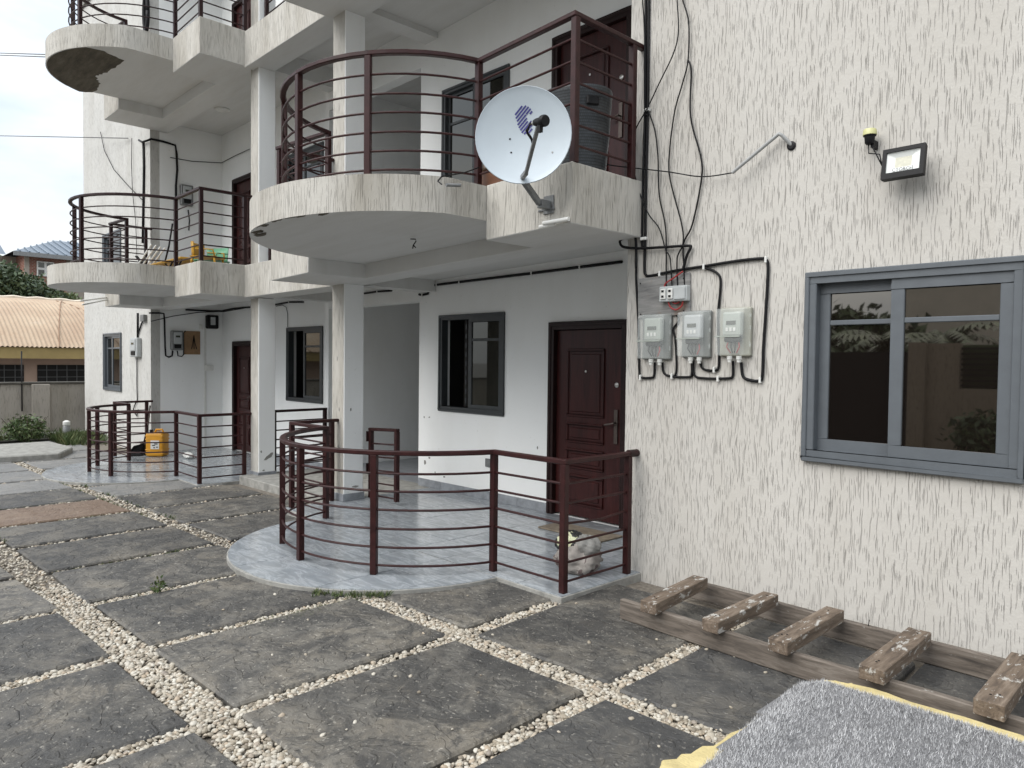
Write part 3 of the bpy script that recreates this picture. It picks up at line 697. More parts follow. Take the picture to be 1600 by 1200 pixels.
def chipx(px, py, X, ry, rz, tilt=0.):
    p = onx(px, py, X); n = 11; pts = []
    for a in np.linspace(0, 5.8, n):
        u, w = ry * math.cos(a) * random.uniform(.6, 1.1), rz * math.sin(a) * random.uniform(.5, 1.1); pts.append((p.y + u, p.z + w + tilt * u))
    mb = MB(); mb.add([(X + .003, y, z) for y, z in pts] + [(X - .002, y, z) for y, z in pts], [tuple(range(n))] + [(i, n + i, n + (i + 1) % n, (i + 1) % n) for i in range(n)]); mb.build('paint_chip', M['concrete'], bld)
chipx(420, 713, C1[1], .075, .035, .5); chipx(408, 706, C1[1], .012, .02); chipx(412, 735, C1[1], .02, .012); chipx(556, 760, C2[1], .05, .015); chipx(548, 640, C2[1], .012, .02)
# ================================================================== RAILINGS
def arc(x0, x1, y, ya, n=22):
    """circular arc from (x0,y) to (x1,y) whose apex is at ya"""
    c = abs(x1 - x0) / 2; s = y - ya; R = (c * c + s * s) / (2 * s); cx, cy = (x0 + x1) / 2, ya + R
    a0 = math.atan2(y - cy, x0 - cx); a1 = math.atan2(y - cy, x1 - cx)
    if x0 > x1 and a1 > a0: a1 -= 2 * math.pi
    if x0 < x1 and a1 < a0: a1 += 2 * math.pi
    # go through the front (negative y)
    if not any(abs((a0 + (a1 - a0) * t) % (2 * math.pi) - 1.5 * math.pi) < .2 for t in (0.45, .5, .55)):
        a1 = a1 + 2 * math.pi if a1 < a0 else a1 - 2 * math.pi
    return [(cx + R * math.cos(a0 + (a1 - a0) * i / n), cy + R * math.sin(a0 + (a1 - a0) * i / n)) for i in range(n + 1)]
def sweep_rect(mb, path, zf, w, h):
    N = len(path); vs = []; fs = []
    for i in range(N):
        p = Vector(path[i]); a = Vector(path[max(i - 1, 0)]); b = Vector(path[min(i + 1, N - 1)])
        d1 = (p - a).normalized() if i > 0 else (b - p).normalized(); d2 = (b - p).normalized() if i < N - 1 else d1
        n1, n2 = Vector((-d1.y, d1.x)), Vector((-d2.y, d2.x)); n = (n1 + n2).normalized(); k = min(2.5, 1 / max(.3, n.dot(n1)))
        z = zf(p.x)
        for s, t in ((-1, -1), (1, -1), (1, 1), (-1, 1)): vs.append((p.x + n.x * s * w / 2 * k, p.y + n.y * s * w / 2 * k, z + t * h / 2))
    for i in range(N - 1):
        for k in range(4): fs.append((i * 4 + k, (i + 1) * 4 + k, (i + 1) * 4 + (k + 1) % 4, i * 4 + (k + 1) % 4))
    fs.append((0, 1, 2, 3)); e = (N - 1) * 4; fs.append((e + 3, e + 2, e + 1, e))
    mb.add(vs, fs)
def railing(label, path, posts, zf, h, nb=6, name='railing', group=None, mat=None, pw=.05, b0=.075, cat='railing', jit=.004, bent=None):
    mat = mat or M['maroon']; c = (sum(p[0] for p in path) / len(path), sum(p[1] for p in path) / len(path)); t = thing(name, label, cat, (c[0], c[1], zf(c[0])), group)
    hr = MB(); sweep_rect(hr, path, lambda x: zf(x) + h - .018, .052, .036); hr.build('handrail', mat, t, bevel=.006)
    for k in range(nb):
        z = b0 + (h - .036 - b0) * k / nb; o = random.uniform(-jit, jit)
        bp = [posts[0]] + list(path[1:-1]) + [posts[-1]]
        pts = [(x, y, zf(x) + z + o + .002 * math.sin(3 * x + k)) for x, y in bp]
        if bent and k == bent[0]: pts = bent[1](pts)
        MB().tube(pts, .0095, 8).build('bar', mat, t, smooth='auto')
    for i, (x, y) in enumerate(posts):
        a = 0
        # turn post to the local direction of the rail
        j = min(range(len(path)), key=lambda q: (path[q][0] - x) ** 2 + (path[q][1] - y) ** 2); p0, p1 = path[max(j - 1, 0)], path[min(j + 1, len(path) - 1)]
        a = math.atan2(p1[1] - p0[1], p1[0] - p0[0])
        if len(path) > 2 and 0 < j < len(path) - 1:
            d1 = Vector((path[j][0] - p0[0], path[j][1] - p0[1])).normalized(); d2 = Vector((p1[0] - path[j][0], p1[1] - path[j][1])).normalized()
            if d1.dot(d2) < .5: a = math.atan2(d1.y, d1.x)
        ax, ay = Vector((math.cos(a), math.sin(a), 0)), Vector((-math.sin(a), math.cos(a), 0)); z0, z1 = zf(x), zf(x) + h - .034
        MB().obox((x, y, (z0 + z1) / 2), ax * pw / 2, ay * pw / 2, Vector((0, 0, (z1 - z0) / 2))).build('post', mat, t, bevel=.004)
    return t
# ground floor, right porch
ar = arc(-4.24, -6.81, 3.885, 2.92)
near_pt = lambda ar, x: min(ar, key=lambda p: abs(p[0] - x))
path = [(-3.50, 4.735), (-3.50, 3.885)] + ar + [(-7.55, 3.885), (-7.62, 4.50)]
def _bend(pts):
    a, b = Vector(pts[0]), Vector(pts[1]); return [a, a.lerp(b, .45) + Vector((0, 0, -.022)), b] + [Vector(p) for p in pts[2:]]
rg = railing('maroon curved railing round the right ground floor porch, before the mahogany door', path,
        [(-3.50, 4.62), (-3.50, 3.885), ar[0], near_pt(ar, -4.74), near_pt(ar, -5.5), near_pt(ar, -6.12), ar[-1], (-7.55, 3.885), (-7.62, 4.42)], lambda x: 0., .955, bent=(3, _bend), group='curved maroon railings')
MB().tube([(-3.50, 4.62, .937), (-3.50, 4.7285, .937)], .030, 12).build('rail_end', M['maroon_dark'], rg, smooth='auto')
# ground floor, left porch
arL = arc(-11.13, -13.30, 3.91, 3.07)
path = [(-10.23, 4.63), (-10.23, 3.90)] + arL + [(-14.03, 3.90), (-14.10, 4.545)]
railing('maroon curved railing round the left ground floor porch, with the yellow jerrycan behind', path,
        [(-10.23, 4.53), (-10.23, 3.90), arL[0], near_pt(arL, -11.67), near_pt(arL, -12.33), near_pt(arL, -12.9), arL[-1], (-14.03, 3.90), (-14.09, 4.44)], lambda x: -.08, .955, group='curved maroon railings')
# first floor, right balcony
ar = arc(-4.54, -6.90, 3.95, 3.00)
path = [(-3.50, 4.735), (-3.50, 3.93)] + ar + [(-7.74, 3.82), (-7.74, 4.50)]
railing('maroon curved railing of the first floor balcony behind the satellite dish', path,
        [(-3.50, 4.60), (-3.50, 3.94), ar[0], near_pt(ar, -4.99), near_pt(ar, -5.76), near_pt(ar, -6.45), ar[-1], (-7.74, 3.83), (-7.74, 4.44)], lambda x: zR(x), 1.045, group='curved maroon railings', b0=.12)
# first floor, left balcony
arL = arc(-11.15, -13.40, 3.92, 2.86)
path = [(-10.21, 4.63), (-10.21, 3.91)] + arL + [(-14.08, 3.86), (-14.10, 4.545)]
railing('dark maroon railing of the left first floor balcony above the jerrycan porch', path,
        [(-10.21, 4.53), (-10.21, 3.92), arL[0], near_pt(arL, -11.9), near_pt(arL, -12.9), arL[-1], (-14.08, 3.87), (-14.10, 4.44)], lambda x: 2.96, 1.0, mat=M['maroon_dark'], group='curved maroon railings')
# second floor, left balcony
railing('dark maroon railing of the topmost left balcony, cut by the picture edge', path,
        [(-10.21, 4.53), (-10.21, 3.92), arL[0], near_pt(arL, -11.9), near_pt(arL, -12.9), arL[-1], (-14.08, 3.87), (-14.10, 4.44)], lambda x: 6.217, 1.0, mat=M['maroon_dark'], group='curved maroon railings')
# straight railings that close the corridor mouth on the upper floors
railing('short dark railing across the corridor mouth above the columns', [(-9.98, 4.72), (-7.80, 4.66)], [(-9.93, 4.72), (-8.9, 4.69), (-7.84, 4.66)], lambda x: 6.2, 1.0, mat=M['maroon_dark'])
railing('dark railing across the first floor corridor mouth between the two columns', [(-9.98, 4.78), (-7.80, 4.74)], [(-9.93, 4.78), (-8.9, 4.76), (-7.84, 4.74)], lambda x: 2.95, .95, mat=M['maroon_dark'])
# low gates between porch and corridor
railing('closed dark gate between the left column and the corridor wall', [(-10.12, 4.90), (-10.19, 5.82)], [(-10.12, 4.93), (-10.19, 5.79)], lambda x: -.02, .92, nb=6, name='gate', mat=M['maroon_dark'], cat='gate', b0=.1)
gt = railing('narrow open maroon gate hanging behind the middle column', [(-7.47, 4.84), (-6.88, 4.83)], [(-7.44, 4.84), (-6.90, 4.83)], lambda x: .04 - .05 * (x + 6.9) * -1, .83, nb=5, name='gate', cat='gate', b0=.03)
MB().box(-7.489, -7.468, 4.80, 4.84, .3, .42).build('hinge', M['maroon_dark'], gt)
MB().box(-7.489, -7.468, 4.80, 4.84, .68, .80).build('hinge', M['maroon_dark'], gt)
# ================================================================== RIGHT WALL FITTINGS
def W(x, y, d=.012):                      # point on the right wing wall, d in front of it
    return ony(x, y, YW - d)
def wire(px, r, label, d=None, mat='cable', name='cable', Y=None, group=None, sub=6):
    P = [W(x, y, d if d is not None else r + .004) if Y is None else ony(x, y, Y - (d or r + .004)) for x, y in px]
    # smooth with Catmull-Rom
    out = []
    for i in range(len(P) - 1):
        p0, p1, p2, p3 = P[max(i - 1, 0)], P[i], P[i + 1], P[min(i + 2, len(P) - 1)]
        for k in range(sub):
            t = k / sub; out.append(.5 * ((2 * p1) + (p2 - p0) * t + (2 * p0 - 5 * p1 + 4 * p2 - p3) * t * t + (3 * p1 - p0 - 3 * p2 + p3) * t ** 3))
    out.append(P[-1])
    o = MB().tube(out, r, 8).build(name, M[mat], smooth=True, org=out[0])
    return tag(o, label, 'cable', group)
wire([(1015, -60), (1014, 0), (1012, 168), (1009, 300), (1008, 374), (1007, 420), (1009, 429), (1016, 431), (1055, 423), (1100, 416), (1150, 408), (1188, 404), (1197, 406), (1200, 420), (1197, 480), (1193, 540), (1191, 588), (1186, 595), (1172, 594), (1161, 588), (1158, 566)], .0105, 'thick black cable dropping down the wall and looping round the rightmost meter')
wire([(1009, -60), (1009, 0), (1008, 168), (1004, 300), (1003, 374), (1004, 386)], .010, 'thick black cable running beside the main drop by the balcony corner', d=.014)
wire([(1003, -40), (1004, 0), (1007, 52), (1007, 165), (1012, 180)], .005, 'thin black wire left of the thick cable drop', d=.03)
wire([(1058, -20), (1058, 0), (1060, 49), (1052, 84), (1030, 130), (1012, 168), (993, 203), (988, 238), (995, 287), (1012, 332), (1030, 357), (1040, 390), (1047, 404), (1050, 448)], .0048, 'thin black wire swinging left across the cable drop to the breaker', d=.04)
wire([(1012, 171), (1023, 203), (1028, 245), (1030, 304), (1040, 357), (1041, 420), (1041, 450)], .0055, 'black wire from the cable clip straight down to the breaker', d=.025)
wire([(1067, -20), (1067, 0), (1076, 35), (1075, 94), (1065, 135), (1054, 175), (1046, 238), (1047, 280), (1065, 350), (1067, 381), (1058, 404), (1059, 448)], .0055, 'black wire bowing left of its twin down to the breaker', d=.025)
wire([(1075, 94), (1080, 112), (1079, 182), (1095, 245), (1096, 280), (1082, 350), (1068, 381), (1069, 420), (1070, 448)], .0065, 'black wire bowing right of its twin down to the breaker', d=.02)
wire([(994, 420), (993, 373), (985, 371), (971, 374), (969, 380), (975, 386), (1000, 388), (1040, 386), (1075, 384), (1079, 387), (1073, 400), (1067, 422)], .0105, 'thick black cable curling out under the balcony corner', d=.03)
wire([(994, 420), (994, 440), (997, 500), (999, 584), (1002, 590), (1018, 590), (1022, 586), (1023, 566)], .009, 'black cable down the wall edge to the left meter')
wire([(1035, 566), (1037, 582), (1048, 588), (1076, 589), (1081, 584), (1081, 562)], .009, 'black cable looping between the left and middle meters')
wire([(1048, 588), (1055, 586), (1057, 570), (1055, 530), (1052, 514), (1060, 502), (1056, 490), (1044, 482), (1041, 470)], .008, 'black cable climbing from the meters up to the breaker')
wire([(1083, 562), (1085, 586), (1100, 591), (1138, 591), (1145, 586), (1145, 564)], .009, 'black cable looping between the middle and right meters')
wire([(1094, 564), (1098, 576), (1114, 579), (1123, 572), (1122, 520), (1122, 490), (1126, 440), (1118, 425), (1100, 418)], .009, 'black cable climbing between the middle and right meters')
wire([(896, 246), (930, 253), (960, 259), (1040, 268), (1096, 276), (1144, 270)], .0045, 'thin black dish wire stretched from the balcony to the grey conduit', d=.05)
# cable clips
for i, (x, y, k) in enumerate(((1011, 172, 1), (1006, 373, 1), (1031, 428, 0), (1100, 417, 0), (1197, 406, 0), (1001, 590, 0), (1050, 588, 0), (1122, 592, 0), (1116, 578, 0), (1188, 594, 0))):
    p = W(x, y, .016); mb = MB()
    if k: mb.box(p.x - .028, p.x + .028, p.y - .014, p.y + .014, p.z - .012, p.z + .012)
    else: mb.box(p.x - .008, p.x + .008, p.y - .014, p.y + .014, p.z - .022, p.z + .022)
    mb.build('cable_clip', M['white_plastic'], org=p, bevel=.004)
    o = bpy.data.objects[-1] if False else None
clips = [o for o in COL.objects if o.name.startswith('cable_clip')]
cl_lab = ['white clip on the cable drop, level with the balcony railing', 'white clip on the cable drop just under the balcony slab', 'white clip above the wooden meter board', 'white clip at the fork right of the meter board', 'white clip at the top right bend of the meter cable',
          'white clip at the bend below the left meter', 'white clip between the left and middle meters', 'white clip under the right meter', 'white clip at the loop right of the middle meter', 'white clip at the bottom right bend of the meter cable']
for o, l in zip(clips, cl_lab): tag(o, l, 'clip', 'white cable clips on the right wall')
# grey conduit stub
pc = MB(); a, b_, c_ = W(1144, 270, .10), W(1217, 209, .05), W(1237, 227, .0)
pc.tube([a, a.lerp(b_, .96), b_, b_.lerp(c_, .3) + Vector((0, -.01, .01)), c_], .0125, 12)
cdt = pc.build('conduit', M['conduit'], smooth='auto', org=c_); tag(cdt, 'bent grey conduit pipe sticking out of the wall above the meters', 'conduit')
MB().lathe([(.030, 0), (.030, .008), (.02, .012)], W(1237, 228, .0), 14, (1, 0, 0), (0, 0, 1), (0, -1, 0)).build('collar', M['black'], cdt)
# wooden meter board, breaker, red wires
p = [W(1000, 437, .0), W(1082, 425, .0), W(1080, 491, .0), W(997, 494, .0)]
mb = MB(); x0, x1, z0, z1 = p[0].x, p[1].x, 1.99, 2.30
mb.box(x0, x1, YW - .022, YW - .001, z0, z1); bo = mb.build('meter_board', M['board'], org=(x0, YW, z0), bevel=.006); tag(bo, 'weathered grey wooden board behind the breaker above the left meter', 'board')
bo.rotation_euler[1] = -.03
for dx, dz in ((.03, .03), (.42, .03), (.03, .27), (.42, .27)):
    MB().lathe([(.006, 0), (.006, .003)], (x0 + dx, YW - .022, z0 + dz), 8, (1, 0, 0), (0, 0, 1), (0, -1, 0)).build('screw', M['black'], bo)
q0, q1 = W(1035, 449, .03), W(1078, 470, .03)
br = thing('breaker', 'white circuit breaker block mounted on the wooden meter board', 'breaker', (q0.x, YW - .03, q1.z))
MB().box(q0.x, q1.x, YW - .075, YW - .023, q1.z, q0.z).build('housing', M['grey_plastic'], br, bevel=.006)
for i in range(2):
    xx = q0.x + .02 + .062 * i
    MB().box(xx, xx + .045, YW - .088, YW - .076, q1.z + .018, q0.z - .018).build('switch', M['white_plastic'], br, bevel=.004)
    for zz in (q1.z + .03, q0.z - .045): MB().box(xx + .012, xx + .033, YW - .091, YW - .0885, zz, zz + .016).build('screw_hole', M['black'], br)
MB().box(q0.x + .135, q1.x - .01, YW - .085, YW - .076, q1.z + .012, q0.z - .012).build('cover', M['grey_plastic'], br, bevel=.003)
wire([(1067, 424), (1050, 436), (1040, 443), (1038, 450)], .006, 'red wire slanting into the top of the breaker', .05, 'red')
wire([(1044, 469), (1047, 479), (1056, 484), (1065, 478), (1067, 470)], .006, 'red wire loop hanging below the breaker', .05, 'red')
wire([(1050, 469), (1053, 474), (1060, 473), (1062, 469)], .005, 'short inner red wire loop below the breaker', .045, 'red')
M['meter_back'] = simple('meter_back_grey', (.19, .20, .19), .5, .1, 8); M['meter_back_cream'] = simple('meter_back_cream', (.30, .30, .25), .5, .1, 8)
# three meters
def meter(xc, zc, w, h, label, body, tint):
    t = thing('electricity_meter', label, 'meter', (xc, YW, zc - h / 2), 'meters on the right wall'); y = YW
    MB().box(xc - w / 2 - .012, xc + w / 2 + .006, y - .032, y - .001, zc - h / 2, zc + h / 2 + .01).build('back_case', M['meter_back_cream' if tint else 'meter_back'], t, bevel=.012, segs=2)
    MB().box(xc - w * .33, xc + w * .30, y - .085, y - .033, zc - h * .08, zc + h * .43).build('meter_body', body, t, bevel=.014, segs=2)
    MB().box(xc - w * .18, xc + w * .14, y - .089, y - .0855, zc + h * .16, zc + h * .24).build('display', M['lcd'], t)
    for i in range(3): MB().box(xc - w * .20 + w * .13 * i, xc - w * .20 + w * .13 * i + .018, y - .0885, y - .0855, zc + h * .02, zc + h * .10).build('button', M['white_plastic'], t, bevel=.002)
    MB().box(xc - w * .30, xc + w * .26, y - .075, y - .033, zc - h * .20, zc - h * .085).build('terminal_block', M['black'], t, bevel=.01)
    for i in range(4):
        xx = xc - w * .18 + i * w * .12
        MB().tube([(xx, y - .055, zc - h * .19), (xx + .006 * (i - 1.5), y - .06, zc - h * .30), (xx - .012 * (i - 1.5), y - .05, zc - h * .43)], .0055, 6).build('wire', M['red'] if i == 3 or (i == 0 and tint) else M['cable'], t, smooth=True)
    # clear cover: five thin faces
    cv = MB(); cv.box(xc - w / 2, xc + w / 2, y - .115, y - .033, zc - h / 2 + .006, zc + h / 2)
    cv.f.pop(4); cv.m.pop()
    cv.build('clear_cover', M['clear'], t, bevel=.016, segs=2, smooth='auto')
    MB().box(xc - w / 2 - .001, xc + w * .36, y - .1185, y - .1155, zc - h * .10, zc - h * .075).build('cover_rib', M['meter_green'], t)
    for i in (-.12, .2):
        MB().lathe([(.019, 0), (.019, .025), (.014, .03), (.014, .045)], (xc + w * i, y - .055, zc - h / 2 + .004), 12, (1, 0, 0), (0, 1, 0), (0, 0, -1)).build('gland', M['white_plastic'], t, smooth='auto')
    for zz in (-.3, .05, .3): MB().box(xc + w / 2 + .001, xc + w / 2 + .010, y - .05, y - .033, zc + h * zz, zc + h * zz + .03).build('latch', M['clear'], t, bevel=.004)
a, b_ = W(1002, 493, .06), W(1043, 562, .06); meter((a.x + b_.x) / 2, (a.z + b_.z) / 2, b_.x - a.x, a.z - b_.z, 'clear cased electricity meter overlapping the wooden board, leftmost of three', M['meter_green'], False)
a, b_ = W(1064, 488, .06), W(1105, 559, .06); meter((a.x + b_.x) / 2, (a.z + b_.z) / 2, b_.x - a.x, a.z - b_.z, 'clear cased electricity meter in the middle of the three', M['grey_plastic'], False)
a, b_ = W(1124, 483, .06), W(1168, 557, .06); meter((a.x + b_.x) / 2, (a.z + b_.z) / 2, b_.x - a.x, a.z - b_.z, 'clear cased electricity meter with cream case, rightmost of three', M['meter_green'], True)
# flood light with sensor
fl = thing('flood_light', 'black rectangular flood light tilted on the wall above the wide window', 'flood light', (W(1412, 253).x, YW, 2.8))
tl, tr, brr, bl = W(1376, 236, .13), W(1442, 224, .13), W(1445, 269, .16), W(1381, 280, .16)
ex = ((tr - tl) + (brr - bl)).normalized(); ez = ((tl - bl) + (tr - brr)); ez = (ez - ex * ez.dot(ex)).normalized(); ey = ez.cross(ex)  # ey points into wall
cen = (tl + tr + brr + bl) / 4; hw = (tr - tl).length / 2; hh = (tl - bl).length / 2
def FP(u, v, d): return cen + ex * u + ez * v + ey * d
fb = MB(); t_ = .023
for (u0, u1, v0, v1) in ((-hw, hw, hh - t_, hh), (-hw, hw, -hh, -hh + t_ * 1.5), (-hw, -hw + t_, -hh + t_ * 1.5, hh - t_), (hw - t_, hw, -hh + t_ * 1.5, hh - t_)):
    fb.obox(FP((u0 + u1) / 2, (v0 + v1) / 2, .012), ex * (u1 - u0) / 2, ez * (v1 - v0) / 2, ey * .014)
fb.obox(FP(0, 0, .036), ex * hw * .98, ez * hh * .98, ey * .010); fb.build('housing', M['black'], fl, bevel=.002)
M['reflector'] = simple('white_reflector', (.72, .74, .72), .45, .05, 6); M['led'] = simple('pale_led_field', (.55, .54, .44), .5, .12, 60)
a_, b2 = hw - t_, hh - t_; vb = -hh + t_ * 1.5; c0, c1, d0, d1 = -hw * .42, hw * .36, -hh * .25, hh * .42
rf = MB(); O = [FP(-a_, vb, .008), FP(a_, vb, .008), FP(a_, b2, .008), FP(-a_, b2, .008)]; I = [FP(c0, d0, .022), FP(c1, d0, .022), FP(c1, d1, .022), FP(c0, d1, .022)]
rf.add(O + I, [(0, 1, 5, 4), (1, 2, 6, 5), (2, 3, 7, 6), (3, 0, 4, 7)]); rf.build('reflector', M['reflector'], fl)
MB().add(I, [(0, 1, 2, 3)]).build('led_panel', M['led'], fl)
fc = bpy.data.curves.new('lettering', 'FONT'); fc.body = 'CT\u25cbRCH'; fc.body = 'CTORCH'; fc.size = .027; fc.align_x = 'CENTER'; fc.extrude = .0004
fo = bpy.data.objects.new('tmp', fc); COL.objects.link(fo); bpy.context.view_layer.update()
me = bpy.data.meshes.new_from_object(fo.evaluated_get(bpy.context.evaluated_depsgraph_get())); bpy.data.objects.remove(fo)
le = bpy.data.objects.new('lettering', me); me.materials.clear(); me.materials.append(M['black']); COL.objects.link(le); le.parent = fl; ORI[le.name] = ORI[fl.name].copy()
po = FP(-.0, vb + .006, .0065) - ORI[fl.name]; le.matrix_local = Matrix(((ex.x, ez.x, -ey.x, po.x), (ex.y, ez.y, -ey.y, po.y), (ex.z, ez.z, -ey.z, po.z), (0, 0, 0, 1)))
bk = MB(); bk.bar(FP(-.03, 0, .045), W(1405, 262, .0), .03, .006); bk.bar(FP(.06, -.02, .045), W(1432, 262, .0), .03, .006); bk.build('bracket', M['black'], fl)
p = W(1359, 214, .07)
se = thing('light_sensor', 'black light sensor with yellowed cap left of the flood light', 'sensor', p)
MB().lathe([(.0, .045), (.034, .045), (.038, .038), (.040, .014), (.040, .01), (0., .01)], p, 20).build('cap', simple('yellowed_cap', (.55, .54, .27), .4, .08, 9), se, smooth='auto')
MB().lathe([(0., .012), (.036, .012), (.036, .004), (.03, .0), (.027, -.035), (.02, -.045), (0, -.045)], p, 20).build('base', M['black'], se, smooth='auto')
MB().box(p.x + .005, p.x + .025, p.y, YW - .001, p.z - .065, p.z - .02).build('bracket', M['black'], se)
MB().tube([p + Vector((-.005, 0, -.045)), p + Vector((0, -.01, -.10)), p + Vector((.06, 0, -.115)), FP(-hw, -.03, .03)], .004, 6).build('lead', M['cable'], se, smooth=True)
MB().tube([p + Vector((.012, 0, -.045)), p + Vector((.03, -.01, -.085)), FP(-hw, -.01, .03)], .004, 6).build('lead', M['cable'], se, smooth=True)
# ================================================================== SATELLITE DISH
mnt = ony(846, 320, 3.88)
sdh = thing('satellite_dish', 'pale blue satellite dish with striped purple mark on the balcony edge', 'satellite dish', (mnt.x, 3.9, mnt.z))
dc = ony(817, 211, 3.56)
fr = (Vector((-.30, -2.2, 1.75 + 1.35)) - dc); fr = Vector((.42, -.80, .22)).normalized()
vw = (Vector((0, 0, CAMH)) - dc).normalized(); fr = (vw * .95 + Vector((-.20, 0, .24))).normalized()
dx = fr.cross(Vector((0, 0, 1))).normalized() * -1; dz = dx.cross(fr) * -1
if dz.z < 0: dz = -dz
if dx.dot(CR) < 0: dx = -dx
RD = .325; prof = []; N_ = 10
for i in range(N_ + 1): r = RD * i / N_; prof.append((max(r, .0005), -.055 + .055 * (i / N_) ** 2))
prof2 = prof + [(RD + .006, .004), (RD + .010, -.002), (RD + .006, -.014), (RD * .6, -.05), (.0005, -.068)]
M['dish'] = simple('dish_paint', (.47, .53, .575), .5, .05, 3)
MB().lathe(prof2, dc, 48, dx, dz * .98, fr, capped=False).build('reflector', M['dish'], sdh, smooth='auto')
def DP(u, v, lift=.0025):
    r = math.hypot(u, v) / RD; return dc + dx * u + dz * (v * .98) + fr * (-.055 + .055 * r * r + lift)
# striped mark: diagonal bars inside an S-like outline
def inlogo(u, v):
    if math.hypot(u + .0, v - .145) < .062 and not (u > .012 and v < .150 and (u - .012) > (v - .150) * -.2): return True
    return -.062 < u < .055 and .018 < v < .105 and (-.075 + (.105 - v) * -.0) < u - (v - .06) * -.35 * 0 and abs(u - (.02 + (v - .06) * -.5)) < .055
M['logo'] = simple('purple_print', (.045, .04, .20), .5, .1, 9)
lg = MB(); st_ = .019; c45, s45 = math.cos(R_(48)), math.sin(R_(48))
for k in range(-14, 15):
    o = k * st_; run = None
    for q in range(-60, 61):
        s = q * .003; u, v = -.005 + c45 * s - s45 * o, .10 + s45 * s + c45 * o
        ok = inlogo(u, v)
        if ok and run is None: run = s
        if (not ok or q == 60) and run is not None:
            if s - run > .012:
                hw_ = .0056; cs = []
                n = 4
                for i in range(n + 1):
                    ss = run + (s - run) * i / n
                    for e in (-hw_, hw_):
                        cs.append(DP(-.005 + c45 * ss - s45 * (o + e), .10 + s45 * ss + c45 * (o + e)))
                lg.add(cs, [(2 * i, 2 * i + 2, 2 * i + 3, 2 * i + 1) for i in range(n)])
            run = None
if lg.v: lg.build('printed_mark', M['logo'], sdh)
for u, v in ((-.10, -.01), (-.09, -.105), (.04, .0), (.20, -.12)):
    MB().lathe([(.007, 0), (.005, .004)], DP(u, v, .0), 10, dx, dz, fr).build('bolt', M['black'] if u < 0 else M['metal'], sdh)
ft = dc - dz * (RD * 1.05) + fr * .0
lnb = ony(843, 189, 3.02); ft2 = ony(822, 270, 3.42)
arm = MB(); arm.bar(ft2, ft2.lerp(lnb, .93), .022, .028); arm.build('feed_arm', M['galv'], sdh, bevel=.003)
tow = (dc - lnb).normalized(); l0 = ony(835, 192, 3.05); l1 = ony(853, 188, 3.02)
ln = MB(); ax_ = (l1 - l0).normalized(); u_ = Vector((0, 0, 1)); u_ = (u_ - ax_ * u_.dot(ax_)).normalized(); w_ = ax_.cross(u_)
lc = (l0 + l1) / 2; ln.lathe([(.0, -.05), (.020, -.05), (.023, -.03), (.024, .02), (.033, .03), (.033, .052), (.028, .06), (0, .06)], lc, 16, u_, w_, ax_); ln.box(lc.x - .012, lc.x + .012, lc.y - .012, lc.y + .012, lc.z - .06, lc.z)
ln.build('receiver', M['black'], sdh, smooth='auto')
nk = MB(); nk.lathe([(.0, -.075), (.014, -.075), (.016, -.05), (0, -.05)], lc, 12, u_, w_, ax_); nk.build('receiver_neck', M['metal'], sdh, smooth='auto')
q = lc - ax_ * .07
MB().tube([q, q - ax_ * .05 + Vector((0, 0, -.01)), q - ax_ * .085 + Vector((0, 0, -.035)), q.lerp(ft2, .25) - ax_ * .01, ft2.lerp(lnb, .60)], .0055, 6).build('lead', M['cable'], sdh, smooth=True)
MB().tube([q + Vector((0, 0, .012)), q - ax_ * .045 + Vector((0, 0, .0)), q - ax_ * .075 + Vector((0, 0, -.05)), q.lerp(ft2, .3), ft2.lerp(lnb, .55)], .0055, 6).build('lead', M['cable'], sdh, smooth=True)
mm = MB(); top_ = ony(812, 274, 3.60); bot_ = ony(843, 318, 3.80); mm.bar(top_, bot_, .034, .040); mm.build('mast', M['galv'], sdh, bevel=.003)
mm = MB(); mm.bar(dc - fr * .10, top_.lerp(bot_, .15), .05, .05); mm.bar(ft2, top_.lerp(bot_, .1), .03, .03); mm.build('back_bracket', M['galv'], sdh, bevel=.004)
mm = MB(); mm.bar(bot_, (bot_.x, 3.899, bot_.z), .05, .06); mm.box(bot_.x - .10, bot_.x + .06, 3.885, 3.899, bot_.z - .035, bot_.z - .02); mm.box(bot_.x - .05, bot_.x + .05, 3.889, 3.899, bot_.z - .06, bot_.z + .07); mm.build('wall_bracket', M['galv'], sdh, bevel=.003)
# two white drain pipes on the slab face
for (xa, ya, xb, yb, lab) in ((849, 349, 889, 342, 'white plastic pipe stub lying along the bottom of the right balcony edge'), (843, 355, 868, 349, 'shorter white pipe stub under its neighbour at the right balcony edge')):
    a, b_ = ony(xa, ya, 3.84), ony(xb, yb, 3.88); o = MB().tube([a, b_], .016, 12).build('drain_pipe', M['white_plastic'], org=b_, smooth='auto'); tag(o, lab, 'pipe')
